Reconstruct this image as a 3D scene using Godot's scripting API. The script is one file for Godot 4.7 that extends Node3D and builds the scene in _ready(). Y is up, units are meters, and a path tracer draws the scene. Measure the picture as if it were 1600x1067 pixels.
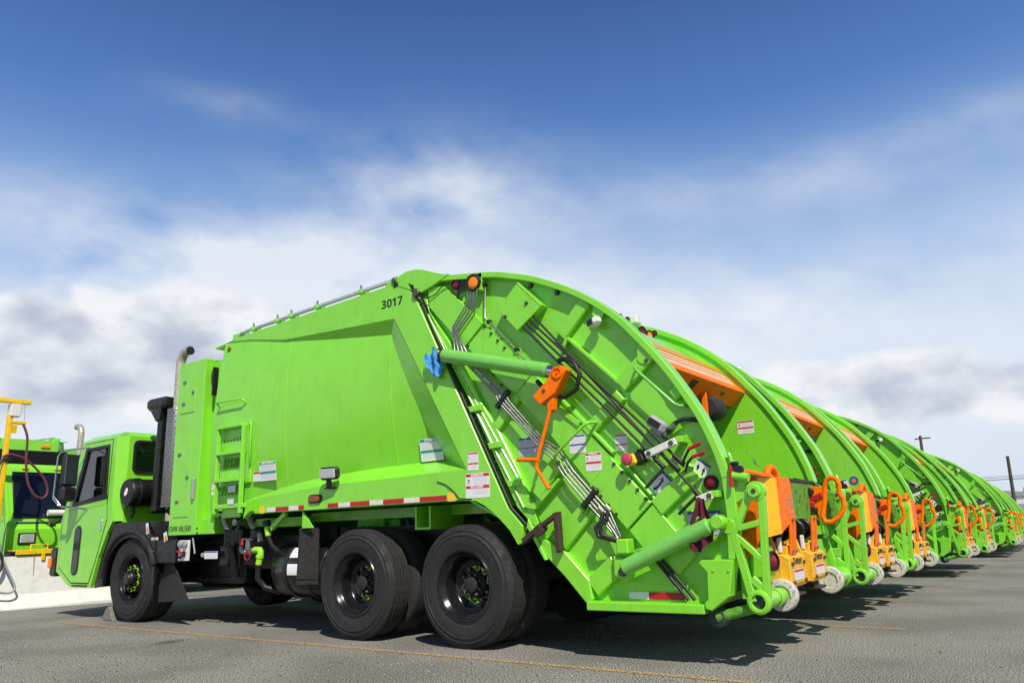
extends Node3D
# A row of green garbage trucks in a parking lot. Truck 1 stands in world axes: x to its rear, y up, its left side in the plane z = 0.

class MB:
	var v := PackedVector3Array()
	var n := PackedVector3Array()
	var uv := PackedVector2Array()
	var t := Transform3D()

	func tri(a: Vector3, b: Vector3, c: Vector3, na: Vector3, nb: Vector3, nc: Vector3, ua := Vector2.ZERO, ub := Vector2.ZERO, uc := Vector2.ZERO) -> void:
		var A := t * a
		var B := t * b
		var C := t * c
		var NA := (t.basis * na).normalized()
		var NB := (t.basis * nb).normalized()
		var NC := (t.basis * nc).normalized()
		if (B - A).cross(C - A).dot(NA + NB + NC) > 0.0:
			v.append_array([A, C, B]); n.append_array([NA, NC, NB]); uv.append_array([ua, uc, ub])
		else:
			v.append_array([A, B, C]); n.append_array([NA, NB, NC]); uv.append_array([ua, ub, uc])

	func quad(a: Vector3, b: Vector3, c: Vector3, d: Vector3, nn := Vector3.ZERO) -> void:
		var k := nn
		if k == Vector3.ZERO:
			k = (c - a).cross(d - b)
			if k.length() < 1e-12: return
			k = k.normalized()
		tri(a, b, c, k, k, k, Vector2(0, 1), Vector2(1, 1), Vector2(1, 0))
		tri(a, c, d, k, k, k, Vector2(0, 1), Vector2(1, 0), Vector2(0, 0))

	func box(c: Vector3, s: Vector3, ch := 0.0) -> void:
		var h := s * 0.5
		var m := minf(h.x, minf(h.y, h.z)) * 0.9
		ch = minf(ch, m)
		var ax := [Vector3.RIGHT, Vector3.UP, Vector3.BACK]
		for i in 3:
			var a: Vector3 = ax[i]; var b: Vector3 = ax[(i + 1) % 3]; var d: Vector3 = ax[(i + 2) % 3]
			var ha: float = h[i]; var hb: float = h[(i + 1) % 3]; var hd: float = h[(i + 2) % 3]
			for s1 in [-1.0, 1.0]:
				var o: Vector3 = c + a * ha * s1
				quad(o - b * (hb - ch) - d * (hd - ch), o + b * (hb - ch) - d * (hd - ch), o + b * (hb - ch) + d * (hd - ch), o - b * (hb - ch) + d * (hd - ch), a * s1)
				if ch > 0.0:
					for s2 in [-1.0, 1.0]:
						var nn: Vector3 = (a * s1 + b * s2).normalized()
						var p: Vector3 = c + a * (ha * s1) + b * ((hb - ch) * s2)
						var q: Vector3 = c + a * ((ha - ch) * s1) + b * (hb * s2)
						var e: Vector3 = d * (hd - ch)
						quad(p - e, p + e, q + e, q - e, nn)
		if ch > 0.0:
			for x in [-1.0, 1.0]:
				for y in [-1.0, 1.0]:
					for z in [-1.0, 1.0]:
						var g := Vector3(x, y, z)
						var hh := h - Vector3.ONE * ch
						var nn := g.normalized()
						tri(c + g * Vector3(h.x, hh.y, hh.z), c + g * Vector3(hh.x, h.y, hh.z), c + g * Vector3(hh.x, hh.y, h.z), nn, nn, nn)

	func prism(pts: Array, z0: float, z1: float, ch := 0.0) -> void:
		var p := PackedVector2Array(pts)
		if Geometry2D.is_polygon_clockwise(p): p.reverse()
		var k := p.size()
		var q := PackedVector2Array(p)
		if ch > 0.0:
			for i in k:
				var e1 := (p[i] - p[(i + k - 1) % k]).normalized()
				var e2 := (p[(i + 1) % k] - p[i]).normalized()
				var n1 := Vector2(-e1.y, e1.x)
				var n2 := Vector2(-e2.y, e2.x)
				q[i] = p[i] + (n1 + n2) * ch / maxf(0.35, 1.0 + n1.dot(n2))
		var f := Geometry2D.triangulate_polygon(p)
		for i in range(0, f.size(), 3):
			tri(_z(q[f[i]], z1), _z(q[f[i + 1]], z1), _z(q[f[i + 2]], z1), Vector3.BACK, Vector3.BACK, Vector3.BACK)
			tri(_z(p[f[i]], z0), _z(p[f[i + 1]], z0), _z(p[f[i + 2]], z0), Vector3.FORWARD, Vector3.FORWARD, Vector3.FORWARD)
		for i in k:
			var j := (i + 1) % k
			var e := (p[j] - p[i]).normalized()
			var nn := Vector3(e.y, -e.x, 0)
			quad(_z(p[i], z0), _z(p[j], z0), _z(p[j], z1 - ch), _z(p[i], z1 - ch), nn)
			if ch > 0.0:
				quad(_z(p[i], z1 - ch), _z(p[j], z1 - ch), _z(q[j], z1), _z(q[i], z1), (nn + Vector3.BACK).normalized())

	func _z(p: Vector2, z: float) -> Vector3:
		return Vector3(p.x, p.y, z)

	func ring(outer: Array, inner: Array, z0: float, z1: float) -> void:  # a plate with a hole, both loops of one length and direction
		var k := outer.size()
		for i in k:
			var j := (i + 1) % k
			for z in [z0, z1]:
				quad(_z(outer[i], z), _z(outer[j], z), _z(inner[j], z), _z(inner[i], z), Vector3.BACK * (1.0 if z == z1 else -1.0))
			quad(_z(outer[i], z0), _z(outer[j], z0), _z(outer[j], z1), _z(outer[i], z1))
			quad(_z(inner[i], z0), _z(inner[j], z0), _z(inner[j], z1), _z(inner[i], z1))

	func bar(a: Vector2, b: Vector2, w: float, z0: float, z1: float, ch := 0.0) -> void:  # a straight flat bar lying in the side plane
		var d := (b - a).normalized()
		var s := Vector2(-d.y, d.x) * w * 0.5
		prism([a + s, a - s, b - s, b + s], z0, z1, ch)

	func tube(pts: Array, r: float, sides := 8, r1 := -1.0) -> void:
		if r1 < 0.0: r1 = r
		var k := pts.size()
		var rings := []
		var nr := []
		var u := Vector3.ZERO
		for i in k:
			var d: Vector3
			if i == 0: d = (pts[1] - pts[0]).normalized()
			elif i == k - 1: d = (pts[i] - pts[i - 1]).normalized()
			else: d = ((pts[i] - pts[i - 1]).normalized() + (pts[i + 1] - pts[i]).normalized()).normalized()
			if i == 0:
				u = d.cross(Vector3(0.31, 0.77, 0.55)).normalized()
			else:
				u = (u - d * u.dot(d)).normalized()
			var w := d.cross(u)
			var rr := lerpf(r, r1, float(i) / (k - 1))
			var a := PackedVector3Array()
			var b := PackedVector3Array()
			for s in sides:
				var g := TAU * s / sides
				var nn := u * cos(g) + w * sin(g)
				b.append(nn); a.append(pts[i] + nn * rr)
			rings.append(a); nr.append(b)
		for i in k - 1:
			for s in sides:
				var s2 := (s + 1) % sides
				tri(rings[i][s], rings[i][s2], rings[i + 1][s2], nr[i][s], nr[i][s2], nr[i + 1][s2])
				tri(rings[i][s], rings[i + 1][s2], rings[i + 1][s], nr[i][s], nr[i + 1][s2], nr[i + 1][s])
		for e in [0, k - 1]:
			var d2: Vector3 = (pts[0] - pts[1]) if e == 0 else (pts[k - 1] - pts[k - 2])
			d2 = d2.normalized()
			for s in range(1, sides - 1):
				tri(rings[e][0], rings[e][s], rings[e][s + 1], d2, d2, d2)

	func lathe(o: Vector3, axis: Vector3, prof: Array, seg := 32) -> void:  # prof: Vector2(radius, along the axis)
		axis = axis.normalized()
		var u := axis.cross(Vector3(0.2, 0.9, 0.35)).normalized()
		var w := axis.cross(u)
		var k := prof.size()
		for i in k - 1:
			var p: Vector2 = prof[i]
			var q: Vector2 = prof[i + 1]
			if p.distance_to(q) < 1e-6: continue
			var e := (q - p).normalized()
			var np := Vector2(e.y, -e.x)
			var n0 := np
			var n1 := np
			if i > 0:
				var e0: Vector2 = (p - prof[i - 1]).normalized()
				if e0.dot(e) > 0.75: n0 = (np + Vector2(e0.y, -e0.x)).normalized()
			if i < k - 2:
				var e2: Vector2 = (prof[i + 2] - q).normalized()
				if e2.dot(e) > 0.75: n1 = (np + Vector2(e2.y, -e2.x)).normalized()
			for s in seg:
				var a := TAU * s / seg
				var b := TAU * (s + 1) / seg
				var da := u * cos(a) + w * sin(a)
				var db := u * cos(b) + w * sin(b)
				var P1 := o + da * p.x + axis * p.y
				var P2 := o + db * p.x + axis * p.y
				var Q1 := o + da * q.x + axis * q.y
				var Q2 := o + db * q.x + axis * q.y
				if p.x > 1e-6: tri(P1, P2, Q2, da * n0.x + axis * n0.y, db * n0.x + axis * n0.y, db * n1.x + axis * n1.y)
				if q.x > 1e-6: tri(P1, Q2, Q1, da * n0.x + axis * n0.y, db * n1.x + axis * n1.y, da * n1.x + axis * n1.y)

	func cyl(a: Vector3, b: Vector3, r: float, seg := 16, ch := 0.0) -> void:
		var l := a.distance_to(b)
		if ch > 0.0: lathe(a, b - a, [Vector2(0, 0), Vector2(r - ch, 0), Vector2(r, ch), Vector2(r, l - ch), Vector2(r - ch, l), Vector2(0, l)], seg)
		else: lathe(a, b - a, [Vector2(0, 0), Vector2(r, 0), Vector2(r, l), Vector2(0, l)], seg)

	func patch(grid: Array) -> void:  # rows of points, smooth
		var R := grid.size()
		var C: int = grid[0].size()
		var nn := []
		for i in R:
			var row := []
			for j in C:
				var du: Vector3 = grid[i][mini(j + 1, C - 1)] - grid[i][maxi(j - 1, 0)]
				var dv: Vector3 = grid[mini(i + 1, R - 1)][j] - grid[maxi(i - 1, 0)][j]
				row.append(du.cross(dv).normalized())
			nn.append(row)
		for i in R - 1:
			for j in C - 1:
				tri(grid[i][j], grid[i][j + 1], grid[i + 1][j + 1], nn[i][j], nn[i][j + 1], nn[i + 1][j + 1])
				tri(grid[i][j], grid[i + 1][j + 1], grid[i + 1][j], nn[i][j], nn[i + 1][j + 1], nn[i + 1][j])

	func sheet(pts: Array, z0: float, z1: float, th: float) -> void:  # a bent plate: a path in the side plane drawn out in z
		for i in pts.size() - 1:
			bar(pts[i], pts[i + 1], th, z0 + 0.0004 * (i % 3), z1 - 0.0004 * (i % 3))

	func mesh() -> ArrayMesh:
		var a := []
		a.resize(Mesh.ARRAY_MAX)
		a[Mesh.ARRAY_VERTEX] = v
		a[Mesh.ARRAY_NORMAL] = n
		a[Mesh.ARRAY_TEX_UV] = uv
		var m := ArrayMesh.new()
		m.add_surface_from_arrays(Mesh.PRIMITIVE_TRIANGLES, a)
		return m

var M := {}
var used := {}
var rng := RandomNumberGenerator.new()

func V(x: float, y: float) -> Vector2:
	return Vector2(x, y)

func numbered(s: String) -> String:
	used[s] = used.get(s, -1) + 1
	return s if used[s] == 0 else "%s_%03d" % [s, used[s]]

func part(parent: Node, called: String, mb: MB, mat: Material, label := "") -> MeshInstance3D:
	var o := MeshInstance3D.new()
	o.mesh = mb.mesh()
	o.material_override = mat
	name_in(parent, o, called)
	if label: o.set_meta("label", label)
	return o

func name_in(parent: Node, o: Node, called: String) -> void:
	var k := 0
	var s := called
	while parent.has_node(NodePath(s)):
		k += 1
		s = "%s_%03d" % [called, k]
	o.name = s
	parent.add_child(o, true)

func thing(called: String, label: String, category: String, at := Vector3.ZERO, group := "") -> Node3D:
	var o := Node3D.new()
	o.position = at
	name_in(self, o, called)
	tag(o, label, category, group)
	return o

func tag(o: Node, label: String, category: String, group := "") -> void:
	o.set_meta("label", label)
	o.set_meta("category", category)
	if group: o.set_meta("group", group)

func struct(called: String, mb: MB, mat: Material) -> MeshInstance3D:
	var o := part(self, called, mb, mat)
	o.set_meta("kind", "structure")
	return o

func srgb(r: int, g: int, b: int) -> Color:
	return Color(r / 255.0, g / 255.0, b / 255.0)

func mat(c: Color, rough := 0.5, metal := 0.0) -> StandardMaterial3D:
	var m := StandardMaterial3D.new()
	m.albedo_color = c
	m.roughness = rough
	m.metallic = metal
	return m

func noise_tex(freq: float, cols: Array, offs: Array, sz := 512, oct := 4, sd := 1, kind := FastNoiseLite.TYPE_SIMPLEX_SMOOTH) -> NoiseTexture2D:
	var f := FastNoiseLite.new()
	f.noise_type = kind
	f.frequency = freq
	f.fractal_octaves = oct
	f.seed = sd
	var t := NoiseTexture2D.new()
	t.width = sz; t.height = sz; t.seamless = true; t.noise = f
	if cols.size():
		var g := Gradient.new()
		g.offsets = PackedFloat32Array(offs)
		g.colors = PackedColorArray(cols)
		t.color_ramp = g
	return t

func bump_tex(freq: float, strength: float, sz := 512, oct := 4, sd := 5) -> NoiseTexture2D:
	var t := noise_tex(freq, [], [], sz, oct, sd)
	t.as_normal_map = true
	t.bump_strength = strength
	return t

func worn(c: Color, rough: float, vary: float, scale := 1.0, metal := 0.0, sd := 3) -> StandardMaterial3D:
	# a painted or bare surface whose tone and gloss wander a little
	var m := mat(c, 1.0, metal)
	var lo := 1.0 - vary
	m.albedo_texture = noise_tex(0.012, [Color(lo, lo, lo * 0.97), Color(1, 1, 1), Color(lo + vary * 0.4, lo + vary * 0.4, lo + vary * 0.4)], [0.2, 0.5, 0.85], 512, 6, sd)
	m.roughness_texture = noise_tex(0.02, [Color(rough * 0.8, rough * 0.8, rough * 0.8), Color(minf(1.0, rough * 1.3), minf(1.0, rough * 1.3), minf(1.0, rough * 1.3))], [0.25, 0.8], 256, 5, sd + 7)
	m.uv1_triplanar = true
	m.uv1_scale = Vector3.ONE * scale
	return m

# ------------------------------------------------------------------ prints
func text_rows(im: Image, x0: int, x1: int, y0: int, y1: int, step: int, ink: Color) -> void:
	var y := y0
	while y < y1:
		var x := x0
		while x < x1 - 4:
			var w := rng.randi_range(2, 9)
			im.fill_rect(Rect2i(x, y, mini(w, x1 - x), maxi(1, step / 2 - 1)), ink.lerp(Color.WHITE, rng.randf() * 0.35))
			x += w + 2
		y += step

func person_mark(im: Image, x: int, y: int, s: int, ink: Color) -> void:
	im.fill_rect(Rect2i(x, y, s * 3, s), ink); im.fill_rect(Rect2i(x + s, y + s, s * 2, s), ink)
	im.fill_rect(Rect2i(x, y + s * 3, s, s * 2), ink); im.fill_rect(Rect2i(x + s * 2, y + s * 3, s, s), ink); im.fill_rect(Rect2i(x + s * 3, y + s * 4, s, s), ink)

func print_mat(w: int, h: int, bands: Array, base: Color, marks := true) -> StandardMaterial3D:
	# bands: [from, to, colour] as fractions of the height; grey rows of small print between them
	var im := Image.create(w, h, true, Image.FORMAT_RGBA8)
	im.fill(base)
	text_rows(im, w / 3 if marks else w / 12, w - w / 12, h / 6, h - h / 10, 5, Color(0.45, 0.45, 0.48))
	if marks:
		person_mark(im, w / 12, h / 4, maxi(2, w / 26), Color(0.06, 0.06, 0.07))
	for b in bands:
		im.fill_rect(Rect2i(2, int(h * b[0]), w - 4, int(h * (b[1] - b[0]))), b[2])
	im.generate_mipmaps()
	var m := mat(Color.WHITE, 0.45)
	m.albedo_texture = ImageTexture.create_from_image(im)
	return m

func arrow_mat() -> StandardMaterial3D:
	var im := Image.create(96, 96, false, Image.FORMAT_RGBA8)
	im.fill(Color(0.82, 0.83, 0.85))
	im.fill_rect(Rect2i(0, 0, 96, 9), srgb(60, 70, 140))
	for k in 2:
		for y in range(16, 92):
			var m := 24.0 + 42.0 * k + 9.0 * sin(PI * (y - 16) / 76.0)
			var w := 5.0
			if y < 34: w = (y - 16) * 0.72
			if y > 74: w = (92 - y) * 0.72
			im.fill_rect(Rect2i(int(m - w), y, int(2 * w), 1), Color(0.07, 0.07, 0.08))
	im.generate_mipmaps()
	var m := mat(Color.WHITE, 0.45)
	m.albedo_texture = ImageTexture.create_from_image(im)
	return m

func decal(parent: Node, called: String, at: Vector3, w: float, h: float, turn: float, m: Material, face := Basis(), label := "") -> MeshInstance3D:
	# a thin printed plate that looks along +z (or the z of «face»)
	var mb := MB.new()
	mb.t = Transform3D(face * Basis(Vector3.BACK, turn), at)
	var e := 0.0025
	var x := w / 2; var y := h / 2
	mb.quad(Vector3(-x, -y, e), Vector3(x, -y, e), Vector3(x, y, e), Vector3(-x, y, e), Vector3.BACK)
	for s in [[-x, -y, x, -y, 0, -1], [x, -y, x, y, 1, 0], [x, y, -x, y, 0, 1], [-x, y, -x, -y, -1, 0]]:
		mb.quad(Vector3(s[0], s[1], 0), Vector3(s[2], s[3], 0), Vector3(s[2], s[3], e), Vector3(s[0], s[1], e), Vector3(s[4], s[5], 0))
	return part(parent, called, mb, m, label)

func letters(parent: Node, called: String, s: String, at: Vector3, height: float, m: Material, turn := 0.0, face := Basis(), squash := 1.0, bold := true, label := "") -> MeshInstance3D:
	var f := SystemFont.new()
	f.font_names = PackedStringArray(["Droid Sans"])
	f.font_weight = 700 if bold else 400
	var t := TextMesh.new()
	t.font = f
	t.text = s
	t.font_size = 32
	t.pixel_size = height / 23.0
	t.depth = 0.002
	t.curve_step = 2.0
	t.horizontal_alignment = HORIZONTAL_ALIGNMENT_LEFT
	t.vertical_alignment = VERTICAL_ALIGNMENT_BOTTOM
	var o := MeshInstance3D.new()
	o.mesh = t
	o.material_override = m
	o.transform = Transform3D(face * Basis(Vector3.BACK, turn) * Basis.from_scale(Vector3(squash, 1, 1)), at)
	name_in(parent, o, called)
	if label: o.set_meta("label", label)
	return o

# ------------------------------------------------------------------ camera, sky, sun, materials
func sky_image() -> Image:
	var W := 4096
	var H := 2048
	var im := Image.create(W, H, false, Image.FORMAT_RGBF)
	var soft := FastNoiseLite.new(); soft.seed = 11; soft.frequency = 1.2; soft.fractal_octaves = 4; soft.fractal_gain = 0.5
	var fine := FastNoiseLite.new(); fine.seed = 23; fine.frequency = 4.5; fine.fractal_octaves = 6; fine.fractal_gain = 0.56
	var heapn := FastNoiseLite.new(); heapn.seed = 37; heapn.frequency = 4.2; heapn.fractal_octaves = 6; heapn.fractal_gain = 0.55
	var stops := [[0.0, Color(0.66, 0.74, 0.86)], [5.0, Color(0.71, 0.79, 0.90)], [12.0, Color(0.64, 0.75, 0.90)], [18.0, Color(0.385, 0.54, 0.81)], [24.0, Color(0.175, 0.335, 0.66)], [30.0, Color(0.090, 0.212, 0.515)], [38.0, Color(0.052, 0.128, 0.34)], [90.0, Color(0.028, 0.070, 0.21)]]
	# thin veils and heaped banks of the day's weather: azimuth, elevation, half widths (radians, degrees), strength
	var veils := [[-0.72, 25.0, 0.17, 4.0, 0.75], [-0.86, 17.5, 0.30, 3.4, 1.15], [-0.25, 23.5, 0.26, 2.2, 0.30], [-0.42, 14.5, 0.45, 3.2, 0.75], [0.02, 25.0, 0.09, 1.3, 0.2], [-1.12, 20.0, 0.24, 3.0, 0.6], [-1.0, 30.0, 0.10, 1.2, 0.25]]
	var banks := [[-1.19, 13.5, 0.17, 3.6, 0.78], [-1.02, 11.0, 0.14, 3.8, 0.8], [-1.35, 9.0, 0.3, 5.0, 0.7], [-0.21, 9.0, 0.15, 2.2, 0.80], [-0.05, 7.0, 0.2, 2.8, 0.95], [-0.97, 15.8, 0.15, 2.3, 0.6]]
	var y := 0
	while y < H:
		var el := 90.0 - 180.0 * (y + 0.5) / H
		var fine_row := el < 52.0 and el > -1.0
		var sy := 1 if fine_row else 8
		if el < -3.0:
			im.fill_rect(Rect2i(0, y, W, H - y), Color(0.16, 0.16, 0.155))
			break
		var e := maxf(el, 0.0)
		var k := 0
		while k < stops.size() - 2 and e > stops[k + 1][0]: k += 1
		var base: Color = stops[k][1].lerp(stops[k + 1][1], clampf((e - stops[k][0]) / (stops[k + 1][0] - stops[k][0]), 0, 1))
		var ce := cos(deg_to_rad(el))
		var se := sin(deg_to_rad(el))
		var x := 0
		while x < W:
			var az := wrapf(TAU * (x + 0.5) / W, -PI, PI)   # -z lies at the picture's edge
			var near := az > -1.55 and az < 0.45
			var sx := 1 if near and fine_row else 8
			var d := Vector3(sin(az) * ce, se * 2.4, -cos(az) * ce)
			var n1 := soft.get_noise_3dv(d)
			var n2 := fine.get_noise_3dv(Vector3(d.x, se * 1.8 + 0.25 * d.x, d.z) + Vector3(7, 0, 0))
			var vs := 0.30 * (1.0 - smoothstep(6.0, 30.0, e))
			var bs := 0.30 * (1.0 - smoothstep(3.0, 16.0, e)) if not near else 0.0
			for b in veils:
				var p: float = (az - b[0]) / b[2]
				var q: float = (e - b[1]) / b[3]
				var t := p * p + q * q
				if t < 6.0: vs += b[4] * exp(-t)
			for b in banks:
				var p: float = (az - b[0]) / b[2]
				var q: float = (e - b[1]) / b[3]
				var t := p * p + q * q
				if t < 6.0: bs += b[4] * exp(-t)
			var c := clampf(vs * (0.78 + 0.8 * n1 + 0.95 * n2), 0.0, 0.85)
			var col := base.lerp(Color(0.84, 0.88, 0.94), c)
			if bs > 0.02:
				var dd := Vector3(d.x, se * 1.55, d.z) * 1.3 + Vector3(3, 1, 0)
				var h0 := heapn.get_noise_3dv(dd) + 0.3 * n2
				var h1 := heapn.get_noise_3dv(dd + Vector3(0.02, 0.11, 0.0))
				var m := smoothstep(0.40, 0.78, bs + h0 * 0.62)
				var grey := clampf(0.02 + (h1 - h0) * 1.4 + (bs - 0.50) * 0.75 + h0 * 0.9, 0.0, 1.0)
				col = col.lerp(Color(0.90, 0.92, 0.95).lerp(Color(0.47, 0.53, 0.65), grey), m * 0.95)
			if sx == 1: im.set_pixel(x, y, col)
			else: im.fill_rect(Rect2i(x, y, 8, sy), col)
			x += sx
		y += sy
	return im

func make_world() -> void:
	var cam := Camera3D.new()
	cam.name = "camera"
	var yaw := 0.612
	var pitch := 0.242
	var roll := -0.0374
	var fw := Vector3(-sin(yaw) * cos(pitch), sin(pitch), -cos(yaw) * cos(pitch))
	var r := Vector3(cos(yaw), 0, -sin(yaw))
	var u := r.cross(fw)
	var r2 := r * cos(roll) + u * sin(roll)
	var u2 := -r * sin(roll) + u * cos(roll)
	cam.transform = Transform3D(Basis(r2, u2, -fw), Vector3(4.3358, 1.0079, 5.2967))
	cam.fov = 49.03
	cam.near = 0.05
	cam.far = 2000.0
	add_child(cam)
	cam.current = true
	var env := Environment.new()
	env.background_mode = Environment.BG_SKY
	var pm := PanoramaSkyMaterial.new()
	pm.panorama = ImageTexture.create_from_image(sky_image())
	var sky := Sky.new()
	sky.sky_material = pm
	env.sky = sky
	env.tonemap_mode = Environment.TONE_MAPPER_LINEAR
	env.tonemap_exposure = 1.0
	env.sdfgi_enabled = true
	env.ssao_enabled = true
	env.ssil_enabled = true
	var we := WorldEnvironment.new()
	we.name = "world"
	we.environment = env
	add_child(we)
	var sun := DirectionalLight3D.new()
	sun.name = "sun"
	sun.light_energy = 1.58
	sun.light_color = Color(1.0, 0.965, 0.90)
	sun.light_angular_distance = 0.5
	sun.shadow_enabled = true
	sun.look_at_from_position(Vector3(0.68, 1.0, 0.58), Vector3.ZERO, Vector3.UP)
	add_child(sun)

func make_materials() -> void:
	var green := worn(srgb(131, 215, 52), 0.28, 0.035, 0.35)
	green.normal_enabled = true
	green.normal_texture = bump_tex(0.006, 3.0, 512, 3)
	green.normal_scale = 0.16
	green.clearcoat_enabled = true
	green.clearcoat = 0.3
	green.clearcoat_roughness = 0.12
	# faint run-off streaks down the panels
	green.detail_enabled = true
	green.detail_blend_mode = BaseMaterial3D.BLEND_MODE_MUL
	green.detail_albedo = noise_tex(0.02, [Color(0.965, 0.97, 0.955), Color(1, 1, 1), Color(1, 1, 1)], [0.08, 0.38, 1.0], 512, 5, 51)
	green.detail_uv_layer = BaseMaterial3D.DETAIL_UV_2
	green.uv2_triplanar = true
	green.uv2_scale = Vector3(2.4, 0.16, 2.4)
	M.green = green
	M.dirty = worn(srgb(98, 165, 52), 0.6, 0.34, 1.6, 0.0, 9)
	M.lightgreen = worn(srgb(118, 196, 86), 0.3, 0.05, 1.0)
	M.lime = mat(srgb(150, 214, 40), 0.4)
	M.orange = worn(srgb(255, 120, 0), 0.5, 0.10, 1.5, 0.0, 4)
	M.orange.metallic_specular = 0.3
	M.amberpaint = worn(srgb(255, 188, 6), 0.42, 0.12, 1.5, 0.0, 4)
	M.yellow = worn(srgb(240, 182, 44), 0.5, 0.14, 2.0, 0.0, 6)
	M.safety = worn(srgb(244, 200, 8), 0.45, 0.10, 1.5, 0.0, 2)
	M.black = worn(srgb(18, 18, 20), 0.4, 0.3, 1.5)
	M.rubber = worn(srgb(38, 38, 39), 0.75, 0.26, 1.3, 0.0, 8)
	M.tread = worn(srgb(52, 51, 50), 0.95, 0.4, 3.0, 0.0, 12)
	M.flap = worn(srgb(46, 45, 44), 0.9, 0.35, 2.0, 0.0, 14)
	M.rim = worn(srgb(38, 38, 41), 0.22, 0.35, 2.0, 0.35, 15)
	M.hose = mat(srgb(26, 26, 28), 0.5)
	M.steel = worn(srgb(150, 150, 150), 0.36, 0.2, 3.0, 0.85)
	M.pale_steel = worn(srgb(178, 182, 190), 0.4, 0.15, 3.0, 0.3)
	M.chrome = mat(srgb(215, 215, 218), 0.12, 1.0)
	M.bolt = mat(srgb(100, 96, 86), 0.45, 0.7)
	M.rust = worn(srgb(80, 62, 52), 0.85, 0.45, 6.0, 0.1, 17)
	M.pipe_rust = worn(srgb(206, 196, 182), 0.42, 0.25, 2.5, 0.5, 18)
	M.white = worn(srgb(222, 222, 218), 0.45, 0.08, 2.0)
	M.wheelwhite = worn(srgb(212, 208, 198), 0.7, 0.30, 4.0, 0.0, 19)
	M.red = mat(srgb(176, 22, 32), 0.4)
	M.redlens = mat(srgb(120, 12, 26), 0.12)
	M.amberlens = mat(srgb(240, 136, 8), 0.15)
	M.darklens = mat(srgb(130, 66, 22), 0.2)
	M.lamp = mat(srgb(225, 228, 232), 0.08, 0.6)
	M.maroon = worn(srgb(96, 16, 40), 0.95, 0.25, 6.0)
	M.blue = worn(srgb(76, 160, 228), 0.9, 0.2, 6.0)
	M.ink = mat(srgb(24, 26, 24), 0.5)
	M.whiteink = mat(srgb(235, 235, 235), 0.5)
	M.grey = mat(srgb(150, 152, 156), 0.5)
	M.inside = mat(srgb(60, 62, 60), 0.8)
	var glass := mat(Color(0.04, 0.05, 0.06, 0.20), 0.03)
	glass.transparency = BaseMaterial3D.TRANSPARENCY_ALPHA
	M.glass = glass
	var dark := mat(srgb(20, 25, 36), 0.04)
	M.windshield = dark
	M.mirror = mat(srgb(190, 195, 200), 0.03, 1.0)
	M.concrete = worn(srgb(226, 226, 223), 0.9, 0.06, 0.7, 0.0, 21)
	M.stain = mat(srgb(176, 138, 96), 0.95)
	M.wood = worn(srgb(92, 78, 66), 0.95, 0.4, 0.8, 0.0, 22)
	var ln := mat(srgb(210, 172, 112), 0.9)
	ln.albedo_texture = noise_tex(0.03, [Color(0.7, 0.7, 0.7, 0.0), Color(0.85, 0.85, 0.85, 1.0), Color(1, 1, 1, 1)], [0.36, 0.52, 0.85], 512, 6, 23)
	ln.transparency = BaseMaterial3D.TRANSPARENCY_ALPHA
	ln.uv1_triplanar = true
	ln.uv1_scale = Vector3.ONE * 2.2
	M.line = ln
	var oil := mat(Color(1, 1, 1, 1), 0.7)
	var og := GradientTexture2D.new()
	og.width = 128; og.height = 128
	og.fill = GradientTexture2D.FILL_RADIAL
	og.fill_from = Vector2(0.5, 0.5); og.fill_to = Vector2(0.5, 0.0)
	var gg := Gradient.new()
	gg.offsets = PackedFloat32Array([0.0, 0.45, 1.0])
	gg.colors = PackedColorArray([Color(0.16, 0.155, 0.15, 0.5), Color(0.16, 0.155, 0.15, 0.28), Color(0.14, 0.14, 0.13, 0.0)])
	og.gradient = gg
	oil.albedo_texture = og
	oil.transparency = BaseMaterial3D.TRANSPARENCY_ALPHA
	M.oil = oil
	M.tar = mat(srgb(40, 40, 40), 0.7)
	# prints
	var R := srgb(196, 26, 44)
	var T := srgb(0, 148, 132)
	var B := srgb(58, 68, 150)
	var Wh := Color(0.88, 0.88, 0.89)
	M.p_danger = print_mat(128, 128, [[0.03, 0.15, R], [0.5, 0.62, R]], Wh)
	M.p_tall = print_mat(80, 128, [[0.03, 0.12, R], [0.6, 0.69, R]], Wh)
	M.p_notice = print_mat(128, 128, [[0.03, 0.17, T], [0.52, 0.65, T]], Wh, false)
	M.p_blue = print_mat(110, 128, [[0.03, 0.13, B], [0.5, 0.59, B]], Wh, false)
	M.p_grey = print_mat(128, 96, [[0.0, 0.12, B], [0.55, 0.59, Color(0.1, 0.1, 0.1)]], Color(0.72, 0.74, 0.77), false)
	M.p_label = print_mat(96, 64, [[0.06, 0.28, R]], Wh, false)
	M.p_yellow = print_mat(64, 64, [], srgb(250, 200, 20), false)
	M.p_white = print_mat(96, 64, [[0.04, 0.2, B]], Wh, false)
	M.p_arrow = arrow_mat()
	var wi := Image.create(512, 48, false, Image.FORMAT_RGBA8)
	wi.fill(srgb(242, 178, 138))
	text_rows(wi, 24, 488, 9, 36, 15, Color(0.16, 0.13, 0.14))
	wi.generate_mipmaps()
	var wm := mat(Color.WHITE, 0.6)
	wm.albedo_texture = ImageTexture.create_from_image(wi)
	M.p_winch = wm
	# asphalt: dark binder with pale and dark stones, and large faded areas
	var a := mat(srgb(187, 187, 186), 0.93)
	a.albedo_texture = noise_tex(0.095, [srgb(70, 69, 67), srgb(150, 147, 141), srgb(205, 202, 194), srgb(250, 247, 240)], [0.28, 0.42, 0.56, 0.74], 1024, 4, 31, FastNoiseLite.TYPE_SIMPLEX)
	a.uv1_triplanar = true
	a.uv1_world_triplanar = true
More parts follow.
